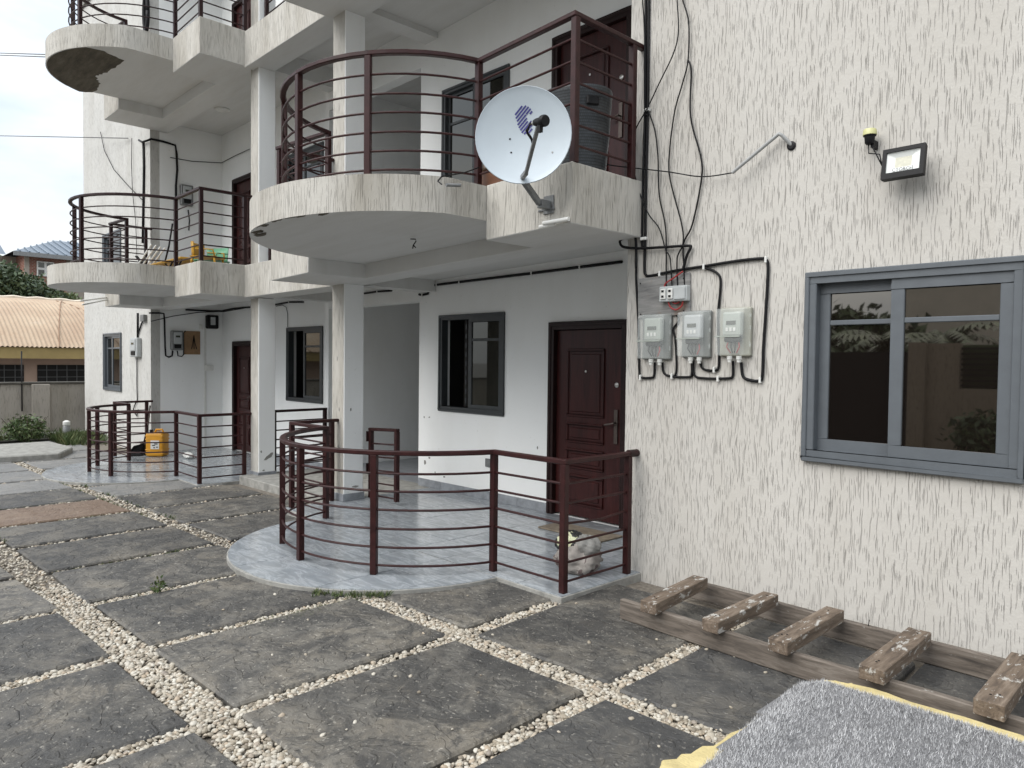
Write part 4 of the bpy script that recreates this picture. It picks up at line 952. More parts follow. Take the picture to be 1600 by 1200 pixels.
# ================================================================== WOODEN LADDER by the wall
G0 = -.033
ld = thing('ladder', 'rough timber ladder of two planks and block rungs lying along the wall', 'ladder', (-1.7, 4.1, G0))
def plank(name, pts, t, z0, z1, mat, parent, taper=0):
    """slightly crooked plank on edge along pts (x,y)"""
    mb = MB(); vs = []; n = len(pts)
    for i, (x, y) in enumerate(pts):
        a = pts[max(i - 1, 0)]; b = pts[min(i + 1, n - 1)]; d = Vector((b[0] - a[0], b[1] - a[1])).normalized(); nx, ny = -d.y, d.x
        w = .004 * math.sin(i * 2.3)
        for s, zz in ((-1, z0), (1, z0), (1, z1 + w), (-1, z1 + w)): vs.append((x + nx * s * t / 2, y + ny * s * t / 2, zz))
    fs = [(0, 3, 2, 1), tuple((n - 1) * 4 + k for k in (0, 1, 2, 3))]
    for i in range(n - 1):
        for k in range(4): fs.append((i * 4 + k, i * 4 + (k + 1) % 4, (i + 1) * 4 + (k + 1) % 4, (i + 1) * 4 + k))
    mb.add(vs, fs); return mb.build(name, mat, parent, bevel=.006)
plank('stringer', [(-2.96, 3.86), (-2.4, 3.845), (-1.8, 3.84), (-1.1, 3.85), (-.3, 3.845), (.3, 3.85)], .042, G0 + .001, .098, M['wood'], ld)
plank('stringer', [(-2.92, 4.575), (-2.4, 4.565), (-1.8, 4.56), (-1.1, 4.565), (-.3, 4.555), (.3, 4.56)], .042, G0 + .001, .098, M['wood'], ld)
for (xa, xb, w) in ((-2.665, -2.745, .11), (-2.235, -2.24, .105), (-1.825, -1.835, .11), (-1.345, -1.36, .12), (-.85, -.87, .12), (-.36, -.36, .11)):
    a, b_ = Vector((xa, 3.74, .128)), Vector((xb, 4.47 + random.uniform(-.05, .03), .128))
    rgo = MB().bar(a + Vector((0, 0, .008)), b_ + Vector((0, 0, .008)), w, .074).build('rung', M['rung'], ld, bevel=.004)
    for t in (.12, .15, .90):
        p = a.lerp(b_, t) + Vector((random.uniform(-.02, .02), 0, .0445)); MB().lathe([(.005, 0), (.005, .003)], p, 7).build('nail', M['black'], rgo)
for x in (-.78, -.70, -1.66): MB().tube([(x, 4.55, .095), (x + .006, 4.548, .135)], .0025, 6).build('nail', M['black'], ld)
# ================================================================== FOAM AND RUG
M['foam'] = simple('yellow_foam', (.52, .43, .21), .95, .22, 9, .02)
fpts = [(-1.52, 3.64), (-1.40, 3.70), (-1.0, 3.70), (-.6, 3.695), (.3, 3.70), (.3, 1.6), (-1.40, 1.6), (-1.54, 2.22), (-1.63, 2.42), (-1.575, 2.66), (-1.53, 3.1)]
out = []
for i in range(len(fpts)):
    a, b_ = fpts[i], fpts[(i + 1) % len(fpts)]
    for k in range(6):
        t = k / 6; out.append((a[0] + (b_[0] - a[0]) * t + random.uniform(-.014, .014), a[1] + (b_[1] - a[1]) * t + random.uniform(-.014, .014)))
fo_ = MB().prism(out, G0 + .002, .088).build('foam_mattress', M['foam'], org=(-.8, 2.7, G0), bevel=.015); tag(fo_, 'torn yellow foam sheet poking out from under the grey rug', 'foam')
rpoly = [(-1.58, 3.46), (-1.52, 3.58), (-1.2, 3.60), (-.7, 3.595), (.25, 3.60), (.25, 1.5), (-1.3, 1.5), (-1.47, 2.2), (-1.50, 2.5), (-1.52, 2.67), (-1.55, 3.0), (-1.57, 3.3)]
def rdist(x, y):   # inside test + distance to edge
    ins = False; dmin = 9
    for i in range(len(rpoly)):
        (x1, y1), (x2, y2) = rpoly[i - 1], rpoly[i]
        if (y1 > y) != (y2 > y) and x < (x2 - x1) * (y - y1) / (y2 - y1) + x1: ins = not ins
        dx_, dy_ = x2 - x1, y2 - y1; t = max(0, min(1, ((x - x1) * dx_ + (y - y1) * dy_) / (dx_ * dx_ + dy_ * dy_))); dmin = min(dmin, math.hypot(x - x1 - dx_ * t, y - y1 - dy_ * t))
    return dmin if ins else -dmin
def rz(x, y):
    d = max(0., rdist(x, y)); e = 1 - math.exp(-d / .06)
    z = .094 + .035 * e + .018 * math.sin(2.1 * x + 3 * y) * e + .012 * math.sin(5 * x - 2 * y) * e
    z -= .045 * math.exp(-(((x + 1.28) / .07) ** 2 + ((y - 2.82) / .30) ** 2)) * e
    z += .03 * math.exp(-(((x + 1.45) / .10) ** 2 + ((y - 2.95) / .32) ** 2)) * e
    return max(z, .095)
b = bmesh.new(); st = .04; grid = {}
for i in range(0, 50):
    for j in range(0, 56):
        x, y = -1.66 + i * st, 1.48 + j * st
        if rdist(x, y) > -.028:
            grid[i, j] = b.verts.new((x, y, rz(x, y)))
for (i, j), v in list(grid.items()):
    if (i + 1, j) in grid and (i, j + 1) in grid and (i + 1, j + 1) in grid: b.faces.new((v, grid[i + 1, j], grid[i + 1, j + 1], grid[i, j + 1]))
for v in [v for v in b.verts if not v.link_faces]: b.verts.remove(v)
rug = thing('rug', 'grey shaggy rug dumped over the yellow foam, front right corner', 'rug', (-.8, 2.7, .05))
me = bpy.data.meshes.new('backing'); bmesh.ops.translate(b, vec=-ORI[rug.name], verts=b.verts); b.to_mesh(me); b.free(); me.materials.append(simple('rug_backing', (.16, .16, .165), .95, .2, 20)); me.polygons.foreach_set('use_smooth', [True] * len(me.polygons))
o = bpy.data.objects.new('backing', me); COL.objects.link(o); o.parent = rug
V, Fc = [], []; n_b = 0
while n_b < 105000:
    x, y = random.uniform(-1.64, .2), random.uniform(1.75, 3.615)
    if y < 3.9 - 1.35 * (x + 1.7) * .0 and (x > -.1 and y < 2.4): continue
    if rdist(x, y) < -.006: continue
    z = rz(x, y); L_ = random.uniform(.010, .024); a = random.uniform(0, 6.283) if random.random() < .55 else random.gauss(-.6 + 1.6 * math.sin(2.3 * x + 1.7 * y), .7); ti = random.uniform(.2, 1.3)
    ex_, ey_, ez_ = math.cos(a) * math.sin(ti) * L_, math.sin(a) * math.sin(ti) * L_, math.cos(ti) * L_; w = .00125; px, py = -math.sin(a) * w, math.cos(a) * w; i = len(V)
    V += [(x - px, y - py, z - .004), (x + px, y + py, z - .004), (x + ex_, y + ey_, z + ez_)]; Fc.append((i, i + 1, i + 2)); n_b += 1
M['pile'] = island('rug_pile', [(0., (.05, .05, .052)), (.2, (.22, .22, .225)), (.5, (.45, .45, .455)), (1., (.72, .72, .725))], .8)
fast_mesh('pile', np.array(V), np.array(Fc), M['pile'], rug, False, 'stuff')
# ================================================================== PORCH THINGS (right)
def sack(c, r, seed, n=40, m=26, squash=.9, folds=7):
    rnd = random.Random(seed); ph = [rnd.uniform(0, 6.28) for _ in range(8)]; mb = MB(); vs = []
    for j in range(m + 1):
        t = math.pi * j / m
        for i in range(n):
            p = 2 * math.pi * i / n
            k = 1 + .09 * math.sin(folds * p + ph[0] + 2 * t) * math.sin(t) + .07 * math.sin(3 * p + ph[1] + 3 * t) + .07 * abs(math.sin(5.5 * p + 6 * t + ph[2])) + .05 * abs(math.sin(4 * p - 9 * t + ph[3])) + rnd.uniform(-.06, .06)
            z = math.cos(t) * r[2] * k
            vs.append((c[0] + r[0] * max(0., math.sin(t)) ** squash * math.cos(p) * k, c[1] + r[1] * max(0., math.sin(t)) ** squash * math.sin(p) * k, max(c[2] - r[2] * .82, c[2] + z)))
    fs = [(j * n + i, (j + 1) * n + i, (j + 1) * n + (i + 1) % n, j * n + (i + 1) % n) for j in range(m) for i in range(n)]
    return mb.add(vs, fs)
m = NT('cement_sack'); v = m.coord(); c_ = m.ramp(m.noise(v, 7, 5, .6), [(.3, (.20, .18, .165)), (.7, (.36, .33, .30))])
c_ = m.mix(m.ramp(m.noise(v, 13, 2, .5), [(.63, 0.), (.65, .8)]), c_, (.08, .05, .05)); M['sack'] = m.out(c_, .75, m.bump(m.noise(v, 26, 4, .6), .6, .01))
m = NT('printed_bag'); v = m.coord(); vo_ = m.n('ShaderNodeTexVoronoi'); vo_.inputs['Scale'].default_value = 11; m.l(v, vo_.inputs['Vector']); sp_ = m.n('ShaderNodeSeparateColor'); m.l(vo_.outputs['Color'], sp_.inputs['Color'])
M['printed'] = m.out(m.ramp(sp_.outputs[0], [(0., (.012, .012, .012)), (.45, (.62, .63, .42)), (.6, (.62, .63, .62)), (.8, (.03, .03, .03))], 'CONSTANT'), .4, m.bump(m.noise(v, 22, 4, .6), .5, .01))
M['greybag'] = simple('grey_bag', (.23, .225, .21), .6, .15, 14, .006)
sk = thing('rubbish_sack', 'grumpled cement sack with black and yellow print behind the porch railing', 'sack', (-3.78, 4.36, 0))
sk['label'] = 'crumpled cement sack with black and yellow print behind the porch railing'
sack((-3.79, 4.38, .105), (.17, .145, .125), 3).build('sack', M['sack'], sk, smooth=True)
sack((-3.86, 4.37, .215), (.115, .105, .085), 9).build('printed_bag', M['printed'], sk, smooth=True)
sack((-3.71, 4.39, .215), (.105, .09, .075), 12).build('grey_flap', M['greybag'], sk, smooth=True)
o = MB().box(-5.05, -4.25, 5.22, 5.55, .002, .018).build('door_mat', simple('worn_mat', (.19, .155, .115), .9, .3, 14, .006), org=(-4.9, 5.6, 0), bevel=.004); tag(o, 'worn brown board lying before the right ground floor door', 'mat')
# ================================================================== FIRST FLOOR RIGHT BALCONY THINGS
m = NT('dark_rattan'); wv = m.n('ShaderNodeTexBrick'); wv.inputs['Scale'].default_value = 14; wv.inputs['Color1'].default_value = (.022, .027, .032, 1); wv.inputs['Color2'].default_value = (.035, .042, .048, 1); wv.inputs['Mortar'].default_value = (.006, .007, .008, 1); wv.inputs['Mortar Size'].default_value = .05; wv.inputs['Brick Width'].default_value = .7; wv.inputs['Row Height'].default_value = .3
uvm = m.n('ShaderNodeTexCoord'); cx_ = m.n('ShaderNodeSeparateXYZ'); m.l(uvm.outputs['Object'], cx_.inputs[0]); at = m.n('ShaderNodeMath', operation='ARCTAN2'); m.l(cx_.outputs['Y'], at.inputs[0]); m.l(cx_.outputs['X'], at.inputs[1]); cb = m.n('ShaderNodeCombineXYZ'); m.l(at.outputs[0], cb.inputs['X']); m.l(cx_.outputs['Z'], cb.inputs['Y']); m.l(cb.outputs[0], wv.inputs['Vector'])
sc_ = m.n('ShaderNodeMath', operation='MULTIPLY'); M['rattan'] = m.out(wv.outputs['Color'], .45, m.bump(wv.outputs['Fac'], -.8, .01))
bz = zR(-3.8)
bk_ = thing('laundry_basket', 'tall dark woven laundry basket behind the first floor corner railing', 'basket', (-3.86, 4.33, bz + .01))
prof = [(.20, .0), (.245, .02), (.27, .3), (.285, .60), (.29, .62), (.285, .64), (.2, .665), (.0, .675)]
pr_ = MB(); pr_.lathe(prof, (-3.86, 4.33, bz + .01), 36, (1.12, 0, 0), (0, .9, 0)); pr_.build('body', M['rattan'], bk_, smooth='auto')
for an in (-.45,): MB().obox((-3.86 + 1.12 * .288 * math.cos(an), 4.33 + .9 * .288 * math.sin(an), bz + .53), Vector((-math.sin(an), math.cos(an), 0)) * .05, Vector((math.cos(an), math.sin(an), 0)) * .012, Vector((0, 0, .035))).build('handle', M['black'], bk_, bevel=.01)
wx = thing('wooden_chest', 'low brown wooden chest on the first floor balcony behind the dish', 'chest', (-4.15, 4.15, zR(-4.2)))
m_ = simple('varnished_wood', (.17, .075, .04), .45, .25, 8); MB().box(-4.60, -3.92, 4.02, 4.42, zR(-4.2) + .002, zR(-4.2) + .17).build('box', m_, wx, bevel=.006); MB().box(-4.63, -3.89, 3.99, 4.45, zR(-4.2) + .17, zR(-4.2) + .20).build('lid', simple('pale_edge', (.42, .33, .27), .5, .1, 8), wx, bevel=.004)
cl = sack((-4.35, 4.16, zR(-4.2) + .245), (.16, .11, .055), 21).build('red_cloth', simple('red_cloth_fabric', (.36, .035, .045), .9, .2, 12), org=(-4.35, 4.16, zR(-4.2) + .2), smooth=True); tag(cl, 'crumpled red cloth on top of the wooden chest', 'cloth')
# wicker chair far left of the same balcony (only its back shows)
ch = thing('wicker_chair', 'dark wicker chair at the far left end of the first floor right balcony', 'chair', (-7.15, 4.25, zR(-7.15)))
MB().box(-7.42, -6.92, 4.0, 4.45, zR(-7.15) + .30, zR(-7.15) + .36).build('seat', M['rattan'], ch, bevel=.02)
MB().bar((-7.42, 4.22, zR(-7.15) + .36), (-7.46, 4.22, zR(-7.15) + .62), .46, .05).build('backrest', M['rattan'], ch, bevel=.015)
for x, y in ((-7.4, 4.03), (-7.4, 4.42), (-6.95, 4.03), (-6.95, 4.42)): MB().box(x - .02, x + .02, y - .02, y + .02, zR(-7.15), zR(-7.15) + .30).build('leg', M['black'], ch)
# dangling wire and hook under the right balcony slab
p = onz(647, 372, 2.712); mb = MB(); mb.tube([p + Vector((-.05, 0, -.002)), p + Vector((.02, 0, -.012)), p + Vector((.03, 0, -.03)), p + Vector((-.01, 0, -.06)), p + Vector((-.02, 0, -.09))], .005, 6); mb.tube([p + Vector((-.01, 0, -.06)), p + Vector((.025, 0, -.085))], .005, 6)
tag(mb.build('loose_wire', M['cable'], org=p), 'bare twisted wire hanging from the right balcony underside', 'wire')
p = ony(697, 289, 2.9); o = MB().tube([p + Vector((.02, .10, .012)), p + Vector((0, 0, 0))], .011, 10).build('drain_pipe', M['galv'], org=p, smooth='auto'); tag(o, 'small grey drain spout at the right balcony floor edge', 'pipe')
pts = [ony(690, 288, 3.0), ony(684, 283, 3.1), ony(690, 276, 3.2), ony(725, 270, 3.5), ony(748, 262, 3.7)]; tag(MB().tube(pts, .005, 6).build('cable', M['cable'], org=pts[0], smooth=True), 'thin black wire curling over the right balcony edge left of the dish', 'cable')
# ================================================================== PORCH CABLES along the ceiling line
def runs(px, Y, r, label, clip=()):
    P = [ony(x, y, Y) for x, y in px]; t = tag(MB().tube(P, r, 8).build('cable', M['cable'], org=P[0], smooth=True), label, 'cable')
    for k in clip:
        i = int(k * (len(P) - 1)); f = k * (len(P) - 1) - i; p = P[i].lerp(P[min(i + 1, len(P) - 1)], f)
        MB().box(p.x - .008, p.x + .008, p.y - r - .003, p.y + .004, p.z - r - .006, p.z + r + .006).build('cable_clip', M['white_plastic'], t)
    return t
runs([(655, 460), (660, 461), (668, 459), (672, 450), (676, 446), (690, 444), (740, 438), (830, 427), (900, 418), (972, 409)], YB - .016, .016, 'black cable clipped along the right porch wall below its ceiling', (.12, .5, .62, .78, .9))
runs([(569, 458.5), (590, 455.5), (612, 454)], YB - .016, .014, 'short black cable on the corridor lintel beside the middle column', (.5,))
runs([(430, 476), (452, 472), (474, 472)], YB - .016, .014, 'short black cable on the wall above the far charcoal window', (.5,))
runs([(431, 478.5), (441, 476.5), (447, 480), (449.5, 490), (449.5, 511)], YB - .012, .005, 'thin grey wire bending down to the far charcoal window')
# little dark marks: switch box low on the right porch wall
p = ony(764, 723, YB); tag(MB().box(p.x - .05, p.x + .04, YB - .02, YB - .001, p.z - .05, p.z + .05).build('outlet_box', M['galv'], org=p, bevel=.004), 'small dark outlet box low on the right porch wall', 'outlet')
# ================================================================== LEFT WING FITTINGS
def XS(x, y, d=.02): return onx(x, y, XLW + d)
def YLw(x, y, d=.02): return ony(x, y, YL - d)
def tubething(P, r, label, mat='cable', name='cable', cat='cable', n=6): return tag(MB().tube(P, r, n).build(name, M[mat], org=P[0], smooth=True), label, cat)
tubething([YLw(215, 489), YLw(215, 510), YLw(215, 528)], .018, 'black conduit above the small meter on the left wing')
tubething([YLw(227, 494), YLw(221, 506), YLw(216, 522)], .014, 'black cable slanting from the junction box to the left wing meter')
tubething([YLw(214, 560), YLw(214, 600), YLw(214.5, 625), YLw(210, 634), YLw(208, 642), YLw(214, 650), YLw(216, 640)], .010, 'black cable hanging in a loop below the left wing meter')
p = YLw(226, 497); tag(MB().box(p.x - .10, p.x + .08, YL - .07, YL - .001, p.z - .06, p.z + .06).build('junction_box', M['galv'], org=p, bevel=.006), 'small grey junction box at the corner of the left wing', 'junction box')
def small_meter(c, ux, uy, w, h, label, mat):
    t = thing('electricity_meter', label, 'meter', c); c = Vector(c); ux, uy = Vector(ux), Vector(uy); up = Vector((0, 0, 1))
    MB().obox(c + uy * .045, ux * w / 2, uy * .044, up * h / 2).build('case', mat, t, bevel=.012)
    MB().obox(c + uy * .095 + up * h * .12, ux * w * .34, uy * .008, up * h * .30).build('meter_body', M['grey_plastic'], t, bevel=.006)
    MB().obox(c + uy * .105 + up * h * .2, ux * w * .18, uy * .003, up * h * .05).build('display', M['lcd'], t)
    MB().obox(c + uy * .095 - up * h * .3, ux * w * .28, uy * .006, up * h * .1).build('terminal_block', M['black'], t)
p = YLw(216, 543, 0); small_meter((p.x, YL, p.z), (1, 0, 0), (0, -1, 0), .40, .36, 'small grey meter box on the stucco corner of the left wing', M['grey_plastic'])
p = XS(275, 532, 0); small_meter((XLW, p.y, p.z), (0, 1, 0), (1, 0, 0), .21, .36, 'grey electricity meter beside the brown board on the left porch wall', M['galv'])
p0, p1 = XS(288, 517), XS(313, 554)
wb = thing('wiring_board', 'brown wooden board with hanging wires on the left porch wall', 'board', (XLW, p0.y, p1.z))
MB().box(XLW + .001, XLW + .02, p0.y, p1.y, p1.z, p0.z).build('board', M['brownboard'], wb, bevel=.004)
c = XS(303, 524, .03)
for dy in (-.05, 0, .05): MB().tube([c, c + Vector((0, dy * .4, -.15)), c + Vector((.01, dy, -.26))], .006, 6).build('wire', M['cable'], wb, smooth=True)
tubething([XS(233, 489), XS(248, 489), XS(256, 490), XS(257, 500), XS(258, 540), XS(259, 556), XS(264, 558), XS(269, 556), XS(270, 548)], .015, 'black cable dropping to the meter on the left porch wall')
tubething([XS(277, 548), XS(278, 556), XS(284, 557), XS(287, 554), XS(287, 520), XS(290, 517)], .010, 'black cable round the edge of the brown board')
tubething([XS(236, 502, .06), XS(270, 494, .06), XS(310, 488, .06), onx(350, 487, -13.0), onx(390, 480, -12.0)], .008, 'thin wire strung under the left porch ceiling')
tubething([XS(290, 484, .03), XS(330, 486, .03), XS(346, 486, .03), ony(366, 482, YB - .02), ony(390, 480, YB - .02)], .016, 'black cable along the left porch ceiling line')
p0, p1 = XS(321, 492), XS(340, 514)
sp = thing('wall_light', 'square black spotlight high on the left porch wall', 'light', (XLW, p0.y, p1.z))
MB().box(XLW + .001, XLW + .09, p0.y, p1.y, p1.z, p0.z).build('housing', M['black'], sp, bevel=.02)
MB().box(XLW + .0905, XLW + .096, p0.y + .07, p1.y - .07, p1.z + .07, p0.z - .04).build('glass', M['grey_plastic'], sp, bevel=.01)
p = XS(327, 575); tag(MB().box(XLW + .001, XLW + .05, p.y - .07, p.y + .07, p.z - .05, p.z + .05).build('door_bell', M['white_plastic'], org=p, bevel=.006), 'small cream doorbell box on the left porch wall', 'doorbell')
p = XS(321, 600); tag(MB().box(XLW + .001, XLW + .016, p.y - .02, p.y + .02, -.08, 2.2).build('cable_trunking', M['white_plastic'], org=(p.x, p.y, -.08)), 'white vertical cable trunking on the left porch wall', 'trunking')
p = XS(314, 511); tag(MB().box(XLW + .001, XLW + .02, p.y - .03, p.y + .03, p.z - .04, p.z + .05).build('socket', M['white_plastic'], org=p, bevel=.004), 'white socket between the brown board and the spotlight', 'socket')
# same wall, first floor
tubething([YLw(224, 222), YLw(225, 260), YLw(224, 320), YLw(223, 380)], .022, 'black conduit down the left wing beside the first floor balcony')
tubething([YLw(217, 219, .05), YLw(222, 222, .05), YLw(232, 219, .05), XS(236, 217), XS(255, 221), XS(274, 227), XS(276, 240), XS(277, 265), XS(275, 290), XS(275, 312)], .02, 'thick black cable bending down the first floor left porch wall')
tubething([YLw(157, 206, .03), YLw(163, 235, .03), YLw(178, 265, .03), YLw(200, 290, .03), YLw(222, 312, .03)], .007, 'thin black wire sagging across the left wing')
tubething([YLw(206, 216, .03), YLw(205.5, 255, .03), YLw(207, 300, .03), YLw(212, 345, .03), YLw(214, 400, .03)], .006, 'thin vertical wire on the left wing near its inner corner')
p = XS(290, 306, 0); small_meter((XLW, p.y, p.z), (0, 1, 0), (1, 0, 0), .22, .38, 'grey electricity meter on the first floor left porch wall', M['galv'])
tubething([XS(294, 328, .05), XS(296, 345, .05), XS(295, 360, .05)], .012, 'loose dark wires hanging under the first floor meter')
tubething([XS(266, 246, .02), XS(300, 252, .02), XS(346, 254.5, .02), ony(368, 243, YB - .02), ony(390, 233, YB - .02)], .007, 'thin dark wire in the corner of the first floor left ceiling')
# ceiling lamp disc on the left first floor porch ceiling
p = onz(347.5, 170.5, 5.905); tag(MB().lathe([(.0, 0), (.12, 0), (.125, -.012), (.10, -.03), (0, -.034)], (p.x, p.y, 5.904), 24).build('ceiling_lamp', M['white_plastic'], org=(p.x, p.y, 5.9), smooth='auto'), 'round white lamp on the ceiling over the left first floor balcony', 'lamp')
# coil of cable on the second floor
P = [YLw(228, 20, .05) + Vector((.10 * math.cos(a), 0, .33 * math.sin(a))) for a in np.linspace(0, 6.283, 25)]
tag(MB().tube(P, .035, 8).build('cable_coil', M['cable'], org=P[0], smooth=True), 'coil of black cable hung on the left wing behind the topmost balcony', 'cable')
# white pipes sticking out under the left balcony
for i, (xa, ya, xb, yb, l) in enumerate(((126, 470, 167, 465, 'upper thin white pipe sticking out under the left balcony'), (129, 476, 168, 468, 'lower thin white pipe sticking out under the left balcony'))):
    a, b_ = ony(xa, ya, 3.3), ony(xb, yb, 3.80); tag(MB().tube([a, b_], .014, 8).build('drain_pipe', M['white_plastic'], org=b_, smooth=True), l, 'pipe')
# ================================================================== LEFT PORCH THINGS
FL = -.08
jc = thing('jerrycan', 'yellow plastic jerrycan with white label on the left porch', 'jerrycan', (-13.60, 4.46, FL)); M['yellow'] = simple('yellow_plastic', (.62, .29, .018), .4, .12, 6)
jx, jy = Vector((.72, .69, 0)), Vector((-.69, .72, 0)); jo = Vector((-13.60, 4.46, FL))
mb = MB(); mb.obox(jo + Vector((0, 0, .21)), jx * .155, jy * .12, Vector((0, 0, .208))); mb.build('body', M['yellow'], jc, bevel=.035, segs=3, smooth='auto')
for z in (.06, .12, .30, .36): MB().obox(jo + Vector((0, 0, z)), jx * .158, jy * .123, Vector((0, 0, .010))).build('rib', M['yellow'], jc, bevel=.006)
MB().tube([jo + jx * .11 + Vector((0, 0, .41)), jo + jx * .09 + Vector((0, 0, .465)), jo - jx * .02 + Vector((0, 0, .465)), jo - jx * .04 + Vector((0, 0, .41))], .018, 8).build('handle', M['yellow'], jc, smooth='auto')
MB().lathe([(.03, 0), (.03, .05), (.026, .055), (0, .055)], jo - jx * .11 + Vector((0, 0, .405)), 14).build('cap', M['black'], jc, smooth='auto')
MB().obox(jo - jy * .1245 + jx * .02 + Vector((0, 0, .21)), jx * .075, jy * .002, Vector((0, 0, .075))).build('paper_label', M['white_plastic'], jc)
for i, (u, z, w) in enumerate(((-.02, .25, .05), (.03, .225, .06), (-.01, .20, .055), (.05, .17, .03), (.0, .16, .03))): MB().obox(jo - jy * .128 + jx * (u + .01) + Vector((0, 0, z)), jx * w * .5, jy * .001, Vector((0, 0, .008))).build('label_print', M['black'], jc)
dp = thing('dustpan', 'long handled black dustpan leaning by the left porch corner', 'dustpan', (-13.95, 4.30, FL))
MB().prism([(-14.08, 4.12), (-13.84, 4.02), (-13.78, 4.26), (-13.96, 4.36)], FL + .001, FL + .02).build('pan', M['black'], dp, bevel=.004)
MB().add([(-14.08, 4.12, FL + .02), (-13.96, 4.36, FL + .02), (-13.96, 4.36, FL + .20), (-14.02, 4.2, FL + .16), (-13.78, 4.26, FL + .02), (-13.80, 4.24, FL + .10)], [(0, 1, 2, 3), (1, 4, 5, 2)]).build('pan_back', M['black'], dp)
MB().tube([(-13.98, 4.33, FL + .1), (-14.06, 4.46, FL + .55), (-14.09, 4.50, FL + .86)], .013, 8).build('stick', M['maroon_dark'], dp, smooth=True)
bm_ = thing('broom', 'brown broom standing upside down in the left porch corner', 'broom', (-14.02, 4.40, FL)); MB().tube([(-14.0, 4.38, FL), (-14.08, 4.49, FL + .80)], .012, 8).build('stick', M['wood'], bm_, smooth=True); MB().obox((-13.99, 4.37, FL + .1), Vector((.06, .05, 0)), Vector((-.02, .024, 0)), Vector((0, 0, .09))).build('bristles', simple('dark_bristles', (.06, .04, .025), .95, .3, 60), bm_, bevel=.01)
o = sack((-12.95, 4.75, FL + .05), (.16, .06, .05), 5).build('white_cloth', M['white_plastic'], org=(-12.95, 4.75, FL), smooth=True); tag(o, 'small white bundle on the left porch floor right of the jerrycan', 'cloth')
# ================================================================== FIRST FLOOR LEFT BALCONY FURNITURE
ZL = 2.957
tb = thing('folding_table', 'yellow folding table on the left first floor balcony', 'table', (-12.6, 4.3, ZL)); M['yellow2'] = simple('ochre_plastic', (.50, .27, .02), .45, .15, 6)
MB().box(-13.2, -11.55, 4.12, 4.62, ZL + .19, ZL + .215).build('tabletop', M['yellow2'], tb, bevel=.012)
for x in (-12.95, -12.25, -11.85):
    for s in (-1, 1): MB().tube([(x - .16 * s, 4.2, ZL), (x + .16 * s, 4.2, ZL + .19)], .013, 8).build('leg', M['black'], tb, smooth=True)
def chair(x, y, mat, label, rot):
    t = thing('plastic_chair', label, 'chair', (x, y, ZL), 'plastic chairs on the left first floor balcony'); ux, uy = Vector((math.cos(rot), math.sin(rot), 0)), Vector((-math.sin(rot), math.cos(rot), 0)); o = Vector((x, y, ZL))
    MB().obox(o + Vector((0, 0, .22)), ux * .22, uy * .22, Vector((0, 0, .015))).build('seat', mat, t, bevel=.012)
    vs = []; fs = []
    for i in range(9):
        a = -1.1 + 2.2 * i / 8
        for j in range(4):
            zz = .22 + .11 * j; k = 1 + .10 * j / 3; hgt = zz + (.05 * math.cos(a) if j == 3 else 0); vs.append(o + ux * (.23 * math.sin(a) * k) + uy * (.05 + .18 * math.cos(a) * k) + Vector((0, 0, hgt)))
    fs = [(i * 4 + j, (i + 1) * 4 + j, (i + 1) * 4 + j + 1, i * 4 + j + 1) for i in range(8) for j in range(3)]
    ob = MB().add(vs, fs).build('backrest', mat, t, smooth=True); md = ob.modifiers.new('thick', 'SOLIDIFY'); md.thickness = .012
    t.scale = (.85, .85, .58)
    for sx in (-1, 1):
        MB().tube([o + ux * .22 * sx - uy * .2 + Vector((0, 0, .22)), o + ux * .25 * sx - uy * .18 + Vector((0, 0, .38)), o + ux * .25 * sx + uy * .1 + Vector((0, 0, .40))], .016, 8).build('armrest', mat, t, smooth=True)
        for sy in (-1, 1): MB().tube([o + ux * .2 * sx + uy * .2 * sy, o + ux * .19 * sx + uy * .18 * sy + Vector((0, 0, .22))], .018, 8).build('leg', mat, t, smooth=True)
M['green'] = simple('mint_plastic', (.13, .34, .20), .45, .1, 6)
chair(-11.05, 4.40, M['green'], 'mint green plastic chair beside the yellow table upstairs', .5)
chair(-10.75, 4.22, M['yellow2'], 'ochre plastic chair just inside the upstairs corner railing', 2.4)
rk = thing('drying_rack', 'collapsed white drying rack leaning on the left first floor balcony', 'drying rack', (-13.3, 4.0, ZL))
for k in range(4): MB().tube([(-13.6 + .06 * k, 4.0 + .05 * k, ZL), (-12.75 + .06 * k, 4.1 + .05 * k, ZL + .52 - .02 * k)], .013, 8).build('rod', M['white_plastic'], rk, smooth=True)
MB().bar((-13.9, 4.05, ZL + .02), (-13.2, 4.15, ZL + .36), .05, .012).build('brace', M['galv'], rk); MB().bar((-13.5, 4.1, ZL + .40), (-12.9, 4.15, ZL + .02), .05, .012).build('brace', M['black'], rk)
tubething([(-12.75, 4.25, ZL), (-12.60, 4.32, ZL + .5), (-12.52, 4.35, ZL + .86)], .014, 'thin dark pole leaning on the left first floor balcony', 'black', 'pole', 'pole')
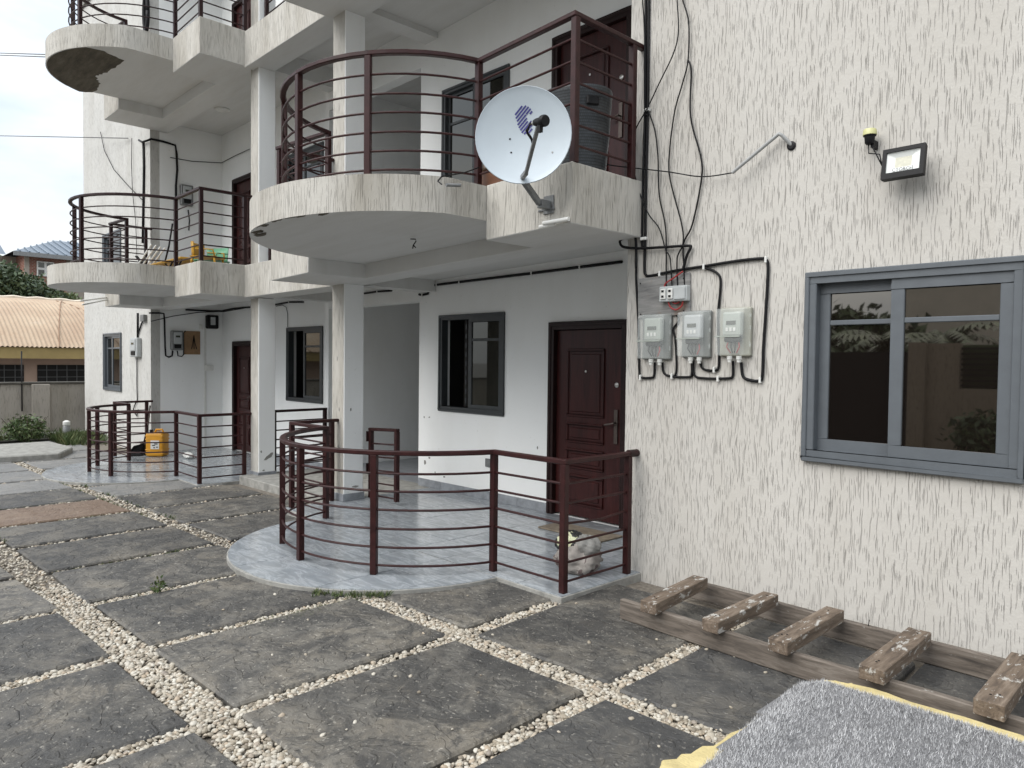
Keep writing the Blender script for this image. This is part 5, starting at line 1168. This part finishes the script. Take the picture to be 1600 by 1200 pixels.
# ================================================================== LEFT YARD
GL = zg(-20)
o = MB().prism([(-16.6, 1.2), (-14.65, 1.3), (-14.45, 3.15), (-15.3, 3.55), (-16.6, 3.45)], GL - .02, GL + .10).build('concrete_platform', M['concrete'], org=(-15.5, 2.4, GL), bevel=.02); tag(o, 'low weathered concrete platform on the yard at far left', 'platform')
bw = thing('boundary_wall', 'grooved brown boundary wall in front of the peach house', 'wall', (-18.9, 2, GL))
XB = -18.9; zt_ = 1.03
MB().box(XB - .18, XB, -14, 5.6, GL - .05, zt_).build('wall', M['stucco_yard'], bw); MB().box(XB - .22, XB + .04, -14, 5.64, zt_ + .002, zt_ + .05).build('coping', simple('dark_coping', (.07, .065, .055), .9, .3, 9), bw, bevel=.01)
pp = onx(64, 640, XB + .06)
for y in (pp.y, pp.y - 3.2, pp.y - 6.4): MB().box(XB + .001, XB + .10, y - .17, y + .17, GL - .05, zt_ + .001).build('pier', M['stucco_yard'], bw, bevel=.008)
MB().box(XB + .001, XB + .45, -14, 5.6, GL - .05, GL + .09).build('plinth', M['concrete'], bw, bevel=.02)
p = onx(34, 596, XB + .02); tag(MB().tube([(XB + .03, p.y, .45), (XB + .02, p.y, 1.75)], .014, 8).build('iron_post', M['black'], org=(XB, p.y, .75), smooth=True), 'thin black iron post rising from the boundary wall', 'post')
# bollard light
bo_ = thing('bollard_light', 'small dark bollard light with white cap by the boundary wall', 'bollard', (-17.6, 4.0, GL)); q = onz(104, 678, GL)
q = Vector((-18.0, q.y * 18.0 / abs(q.x), GL)); bo_.location = q; ORI[bo_.name] = q
MB().lathe([(.075, 0), (.075, .26), (.06, .28)], q, 16).build('body', M['galv'], bo_, smooth='auto'); MB().lathe([(.065, .28), (.075, .30), (.07, .36), (.03, .385), (0, .39)], q, 16).build('cap', M['white_plastic'], bo_, smooth='auto')
# shrub and grass
def leaf_cloud(name, c, r, n, size, mat, parent=None, seed=1, flat=.0, lobes=None):
    rg_ = np.random.default_rng(seed); P = []
    lobes = lobes or [(c, r)]
    wts = np.array([l[1][0] * l[1][1] * l[1][2] for l in lobes]); wts = wts / wts.sum()
    ks = rg_.choice(len(lobes), n, p=wts); V = np.zeros((n, 4, 3)); 
    for i in range(n):
        lc_, lr = lobes[ks[i]]; d = rg_.normal(size=3); d /= np.linalg.norm(d); rad = rg_.uniform(.35, 1.0) ** .5 * (1 + .18 * rg_.normal())
        p = np.array(lc_) + d * np.array(lr) * rad
        s = size * rg_.uniform(.6, 1.4); a = rg_.normal(size=3) + d * .6 + np.array([0, 0, -.3]); a /= np.linalg.norm(a); b_ = np.cross(a, rg_.normal(size=3)); b_ /= np.linalg.norm(b_)
        V[i] = [p - a * s * .5, p + b_ * s * .22, p + a * s * .5, p - b_ * s * .22]
    Fq = np.arange(n * 4).reshape(n, 4); return fast_mesh(name, V.reshape(-1, 3), Fq, mat, parent, False)
q = Vector((-17.8, onz(40, 690, GL).y * 17.8 / abs(onz(40, 690, GL).x), GL))
sh = thing('shrub', 'leafy shrub growing against the boundary wall', 'shrub', q); leaf_cloud('foliage', (q.x, q.y, GL + .26), (.26, .38, .26), 1100, .075, M['leaf_light'], sh, 3)
st_b = MB()
for k in range(7): a = k * .9; st_b.tube([q, q + Vector((.12 * math.cos(a), .2 * math.sin(a), .2)), q + Vector((.22 * math.cos(a), .42 * math.sin(a), .5))], [.014, .010, .005], 5)
st_b.build('stems', M['bark'], sh)
gp = [(random.gauss(-17.4, .35), random.uniform(3.75, 4.6), GL - .04) for _ in range(800)] + [(random.uniform(-18.4, -18.2), random.uniform(1.5, 4.4), GL) for _ in range(200)]
V, Fc = blades(gp, .08, .26, .006, .7, 3); fast_mesh('grass', V, Fc, M['grass'], None, False, 'stuff')['label'] = 'rough grass at the foot of the left wing'
# weed in the paving joint
q = onz(248, 925, zg(-5.5)); wdd = thing('weed', 'small green weed standing in a paving joint', 'weed', q); leaf_cloud('leaves', (q.x, q.y, q.z + .05), (.045, .045, .05), 70, .035, M['grass'], wdd, 8); MB().tube([q, q + Vector((0, 0, .09))], .003, 5).build('stem', M['leaf_light'], wdd)
# ================================================================== HOUSES BEYOND
hs = thing('house', 'peach bungalow with rusty corrugated roof behind the boundary wall', 'house', (-31, 4, -.6)); XH = -27.
M['peach'] = simple('peach_render', (.40, .285, .22), .9, .1, 1.5, .01); M['ochre'] = simple('ochre_fascia', (.30, .22, .085), .7, .12, 3)
m = NT('rusty_sheet'); v = m.coord(); c_ = m.ramp(m.noise(v, .55, 6, .6), [(.3, (.31, .215, .14)), (.55, (.39, .295, .20)), (.8, (.45, .38, .29))]); c_ = m.mix(m.ramp(m.noise(v, 4, 5, .7), [(.55, 0.), (.8, .5)]), c_, (.30, .17, .10)); M['rust'] = m.out(c_, .65)
M['rust_edge'] = simple('rust_edge', (.24, .14, .085), .8); ev = onx(60, 542, XH + .6).z; wt = onx(60, 545, XH).z
wy0, wy1 = -9., 13.
win = [(onx(-45, 570, XH).y, onx(37, 570, XH).y), (onx(58, 570, XH).y, onx(140, 570, XH).y)]; wz = (onx(60, 601, XH).z - .35, onx(60, 570, XH).z)
MB().box(XH - 8, XH, wy0, wy1, -1.2, wt + .15).build('wall', M['peach'], hs)
for a, b_ in win:
    w_o = MB().box(XH - .02, XH + .03, a, b_, wz[0], wz[1]).build('window', M['room'], hs)
    gm = MB(); yy = a + .25
    while yy < b_: gm.box(XH + .04, XH + .05, yy - .008, yy + .008, wz[0], wz[1]); yy += .28
    for zz in np.arange(wz[0] + .15, wz[1], .22): gm.box(XH + .052, XH + .06, a, b_, zz - .008, zz + .008)
    gm.build('grille', M['cable_grey'], w_o)
MB().box(XH + .55, XH + .60, wy0 - .5, wy1 + .5, ev - .36, ev - .02).build('fascia', M['ochre'], hs); MB().box(XH + .001, XH + .55, wy0 - .5, wy1 + .5, ev - .06, ev - .03).build('eaves', M['peach'], hs)
rt = onx(60, 468, XH - 4.2).z
roof = []
ys_ = np.arange(wy0 - .6, wy1 + .6, .025); vs = []; fs = []
NR = 6; yc = onx(40, 468, XH - 4).y
for i, y in enumerate(ys_):
    co = .020 * math.sin(2 * math.pi * y / .125); hump = max(0., 1 - ((y - yc) / 11.) ** 2)
    for k in range(NR + 1):
        t = k / NR; x = XH + .66 - 5.0 * t; z = ev + (rt - ev) * (math.sin(t * math.pi / 2) ** .9) * (.62 + .38 * hump) + co; vs.append((x, y, z))
for i in range(len(ys_) - 1):
    for k in range(NR): a = i * (NR + 1) + k; fs.append((a, a + NR + 1, a + NR + 2, a + 1))
MB().add(vs, fs).build('roof', M['rust'], hs, smooth=True)
for ks in range(-5, 12):      # lapped sheet edges
    y0_ = yc + ks * 2.1; col_ = min(range(len(ys_)), key=lambda i: abs(ys_[i] - y0_)); dd = -1.2 if ks < 1 else 1.5
    sm = MB(); pp_ = []
    for k in range(NR + 1):
        ii = max(0, min(len(ys_) - 1, col_ - int(dd * (k / NR) ** 1.0 / .025))); v_ = vs[ii * (NR + 1) + k]; pp_.append((v_[0] + .01, v_[1], v_[2] + .018))
    sm.tube(pp_, .014, 5); sm.build('sheet_edge', M['rust_edge'], hs)
rr_ = MB(); pr2 = [v for j, v in enumerate(vs) if j % (NR + 1) == NR][::6]; rr_.tube([(x, y, z + .03) for x, y, z in pr2], .07, 6); rr_.build('ridge', simple('pale_ridge', (.60, .52, .42), .7, .1, 4), hs)
MB().box(XH - 9, XH - 4.3, wy0, wy1, wt, rt - .4).build('attic', M['peach'], hs)
# brick house
b2 = thing('house', 'red brick house with blue ribbed roof above the trees', 'house', (-50, 9, -1)); XH2 = -46.
m = NT('red_brick'); bt = m.n('ShaderNodeTexBrick'); bt.inputs['Scale'].default_value = 3.2; bt.inputs['Color1'].default_value = (.22, .075, .05, 1); bt.inputs['Color2'].default_value = (.29, .12, .08, 1); bt.inputs['Mortar'].default_value = (.34, .28, .24, 1); bt.inputs['Mortar Size'].default_value = .03
tcx = m.n('ShaderNodeTexCoord'); sx_ = m.n('ShaderNodeSeparateXYZ'); cb_ = m.n('ShaderNodeCombineXYZ'); m.l(tcx.outputs['Object'], sx_.inputs[0]); m.l(sx_.outputs['Y'], cb_.inputs['X']); m.l(sx_.outputs['Z'], cb_.inputs['Y']); m.l(cb_.outputs[0], bt.inputs['Vector']); M['brick'] = m.out(bt.outputs['Color'], .9)
m = NT('blue_roof_sheet'); M['blueroof'] = m.out(m.ramp(m.noise(m.coord(), .6, 4, .6), [(.3, (.06, .085, .115)), (.7, (.09, .12, .155))]), .4)
M['beige'] = simple('beige_render', (.36, .32, .27), .9, .1, 2)
fy0, fy1 = onx(38, 430, XH2).y, onx(104, 430, XH2).y; ez = onx(60, 398, XH2).z; rzt = onx(66, 372, XH2 - 4).z
MB().box(XH2 - 9, XH2, fy0, fy1, -2, ez).build('wall', M['brick'], b2); MB().box(XH2 - 9, XH2 - .8, fy1, fy1 + 6, -2, ez).build('wall', M['beige'], b2); MB().box(XH2 + .001, XH2 + .06, fy0, fy0 + .22, -2, ez).build('pilaster', M['beige'], b2); MB().box(XH2 - 9, XH2 - 2., fy0 - 4.5, fy0 - .001, -2, ez).build('wall', M['beige'], b2)
wa, wc = onx(57, 408, XH2), onx(84, 433, XH2)
wi = MB(); wi.box(XH2 + .001, XH2 + .10, wa.y, wc.y, wc.z, wa.z); wi = wi.build('window', M['white_plastic'], b2)
hy, hz = (wc.y - wa.y) / 2, (wa.z - wc.z) / 2
for i in range(2):
    for j in range(2): MB().box(XH2 + .101, XH2 + .11, wa.y + i * hy + .06, wa.y + (i + 1) * hy - .06, wc.z + j * hz + .06, wc.z + (j + 1) * hz - .06).build('pane', M['glass_dark'], wi)
a, b_ = onx(18, 411, XH2 - 2), onx(29, 426, XH2 - 2); MB().box(XH2 - 1.99, XH2 - 1.9, a.y, b_.y, b_.z, a.z).build('window', M['white_plastic'], b2)
e0, e1 = fy0 - .6, fy1 + 6.5; xr0, xr1 = XH2 + .7, XH2 - 9.7; rx_ = XH2 - 4.5; ry0, ry1 = fy0 + 2.4, fy1 + 3.5
rf2 = MB(); rf2.add([(xr0, e0, ez), (xr0, e1, ez), (xr1, e1, ez), (xr1, e0, ez), (rx_, ry0, rzt), (rx_, ry1, rzt)], [(0, 1, 5, 4), (1, 2, 5), (2, 3, 4, 5), (3, 0, 4)]); rf2 = rf2.build('roof', M['blueroof'], b2)
sl = Vector((rx_ - xr0, 0, rzt - ez)); yy = e0 + .3
while yy < e1 - .2:
    t = min(1., (yy - e0) / (ry0 - e0), (e1 - yy) / (e1 - ry1)); MB().bar((xr0, yy, ez + .03), (xr0 + sl.x * t, yy, ez + sl.z * t + .03), .07, .07).build('roof_rib', simple('rib_blue', (.13, .165, .205), .4) if 'rib' not in M else M['rib'], rf2); M.setdefault('rib', bpy.data.materials['rib_blue']); yy += .42
MB().box(xr0 - .02, xr0 + .08, e0, e1, ez - .22, ez - .001).build('gutter', M['galv'], rf2)
lo2 = MB(); lo2.add([(XH2 - 1.2, fy0 - 6, ez), (XH2 - 1.2, fy0 - .6, ez), (XH2 - 5, fy0 - .6, ez + 1.6), (XH2 - 5, fy0 - 5, ez + 1.0), (XH2 - 9, fy0 - 6, ez), (XH2 - 9, fy0 - .6, ez)], [(0, 1, 2, 3), (0, 3, 4), (3, 2, 5, 4)]); lo2.build('roof', M['blueroof'], b2)
# trees between the houses
def tree(name, label, base, h, lobes, n, size, seed, mat):
    t = thing(name, label, 'tree', base, 'trees behind the peach house'); mb = MB(); B = Vector(base); rnd = random.Random(seed)
    mb.tube([B, B + Vector((.1, .1, h * .35)), B + Vector((0, .2, h * .6))], [.24, .19, .12], 9)
    for (c, r) in lobes: mb.tube([B + Vector((.05, .15, h * .45)), (B + Vector((0, .2, h * .6))).lerp(Vector(c), .5), Vector(c)], [.11, .07, .03], 6)
    mb.build('trunk', M['bark'], t, smooth=True); leaf_cloud('crown', lobes[0][0], lobes[0][1], n, size, mat, t, seed, lobes=lobes)
XT = -37.
def lob(x, y, ry, rz_, dx=0.): p = onx(x, y, XT + dx); return ((p.x, p.y, p.z), (1.5, ry, rz_))
b0 = onx(25, 560, XT)
tree('broadleaf_tree', 'dense dark green mango-like tree at the left edge', (b0.x, b0.y, -1.), 5.5, [lob(5, 452, 1.0, .75), lob(38, 450, .9, .6), lob(-22, 440, 1.2, .95), lob(66, 462, .75, .42), lob(14, 436, .6, .42), lob(0, 475, 1.4, .6), lob(50, 475, 1.4, .5), lob(82, 470, .5, .3)], 9000, .22, 11, M['leaf'])
COL.objects['broadleaf_tree']['label'] = 'dense dark green tree above the rusty roof at the left edge'
b0 = onx(98, 560, XT)
tree('broadleaf_tree', 'smaller lighter tree just left of the apartment block', (b0.x, b0.y, -1.), 4.6, [lob(92, 468, .6, .34), lob(108, 474, .4, .25), lob(80, 472, .45, .25)], 1900, .16, 12, M['leaf_light'])
# overhead wires
for (xa, ya, xb, yb, l) in ((-60, 81, 100, 86, 'upper overhead wire crossing the sky to the balcony'), (-60, 84, 100, 90, 'second overhead wire just under the first'), (-60, 211, 200, 216, 'lower overhead wire crossing the sky to the left wing')):
    a = onx(xa, ya, -26); b_ = ony(xb, yb, YL - .05) if xb > 150 else onx(xb, yb, -13.4); n = 14
    tag(MB().tube([a.lerp(b_, i / n) for i in range(n + 1)], .010, 5).build('overhead_wire', M['cable_grey'], org=a), l, 'wire')
# ================================================================== ACROSS THE YARD (seen mirrored in the window glass)
YO = -6.2
ow2 = thing('boundary_wall', 'tan boundary wall across the yard, mirrored in the wide window', 'wall', (-3, YO, 0)); M['tan'] = stucco('tan_wall_stucco', (.26, .22, .175), (.2, .17, .13), .6, .95, .5, 2., .8)
MB().box(-5.05, -4.2, YO - .2, YO, -.1, 2.08).build('wall', M['tan'], ow2); MB().box(-4.2, 8, YO - .2, YO, -.1, 1.22).build('wall', M['tan'], ow2); MB().box(-5.07, -4.76, YO + .001, YO + .08, -.1, 2.10).build('pier', M['tan'], ow2)
for k in range(8): MB().box(-4.19, 8, YO - .12, YO - .08, 1.26 + k * .10, 1.30 + k * .10).build('slat', M['black'], ow2)
MB().box(-4.19, 8, YO - .19, YO - .17, 1.225, 2.05).build('backing', M['leaf'], ow2)
ga = thing('yard_gate', 'dark sheet metal yard gate, mirrored in the left window pane', 'gate', (-10, YO, 0)); MB().box(-16, -5.08, YO - .12, YO - .04, .0, 1.92).build('sheet', M['black'], ga)
for x in (-15, -12.5, -10, -7.5): MB().box(x - .04, x + .04, YO - .04, YO + .0, 0, 1.92).build('rib', M['black'], ga)
ob_ = thing('house', 'pale two storey house across the yard, mirrored in the window', 'house', (-4, -16, 0)); MB().box(-8.4, 14, -26, -15, -.1, 7.2).build('wall', simple('pale_render', (.48, .44, .38), .9, .08, 2), ob_)
for x0_, x1_ in ((-8.1, -7.2), (-6.9, -6.4), (-5.9, -5.4), (-5.1, -3.2), (.5, 3)): MB().box(x0_, x1_, -15.02, -14.97, 4.2, 5.6).build('window', M['glass_dark'], ob_)
MB().box(-9.6, -8.41, -24, -14.2, 2.3, 2.8).build('porch_roof', simple('white_parapet', (.6, .58, .54), .9), ob_)
def palm(x, y, h, seed, label):
    rnd = random.Random(seed); t = thing('palm_tree', label, 'tree', (x, y, 0), 'palms across the yard'); MB().tube([(x, y, 0), (x + .05, y, h * .5), (x, y + .05, h)], [.13, .10, .09], 8).build('trunk', M['bark'], t, smooth=True); V, Fc = [], []
    for k in range(15):
        a = 2.4 * k; el = rnd.uniform(.1, 1.1); L_ = rnd.uniform(1.1, 1.6); prev = None
        for i in range(12):
            s = i / 11; p = Vector((x + math.cos(a) * L_ * s * math.cos(el * (1 - s)), y + math.sin(a) * L_ * s * math.cos(el * (1 - s)), h + L_ * (math.sin(el) * s - .75 * s * s)))
            if i:
                for sd_ in (-1, 1):
                    w = Vector((-math.sin(a) * sd_, math.cos(a) * sd_, -.55)) * (.42 * (1 - .6 * s)); j = len(V); V += [tuple(prev), tuple(p), tuple(p.lerp(prev, .5) + w + Vector((math.cos(a), math.sin(a), 0)) * .1)]; Fc.append((j, j + 1, j + 2))
            prev = p
    fast_mesh('fronds', np.array(V), np.array(Fc), M['leaf'], t, False)
palm(-6.1, -8.2, 2.1, 1, 'low palm behind the tan wall, mirrored beside the sash bar'); palm(-5.2, -8.6, 2.2, 2, 'low palm behind the tan wall, mirrored in the right pane'); palm(-8.2, -9.5, 2.2, 3, 'low palm behind the yard gate, mirrored in the left pane')
sh2 = thing('shrub', 'dark shrub at the foot of the tan wall across the yard', 'shrub', (-3.6, -5.5, -.05)); leaf_cloud('foliage', (-3.6, -5.5, .40), (.5, .35, .42), 900, .15, M['leaf'], sh2, 5)
hd = thing('hedge_tree', 'dark tree across the yard, mirrored in the top left pane', 'tree', (-9.8, -13, 0)); MB().tube([(-9.8, -13, 0), (-9.8, -13, 2.2)], .2, 8).build('trunk', M['bark'], hd, smooth=True); leaf_cloud('crown', (-9.8, -13, 2.3), (2.6, 1.2, 1.0), 2500, .4, M['leaf'], hd, 6)
hd = thing('hedge_tree', 'dark tree behind the slatted fence across the yard', 'tree', (-1.5, -9, 0)); MB().tube([(-1.5, -9, 0), (-1.5, -9, 2.0)], .12, 8).build('trunk', M['bark'], hd, smooth=True); leaf_cloud('crown', (-1.0, -9, 2.2), (2.0, .9, 1.0), 2000, .28, M['leaf'], hd, 7)
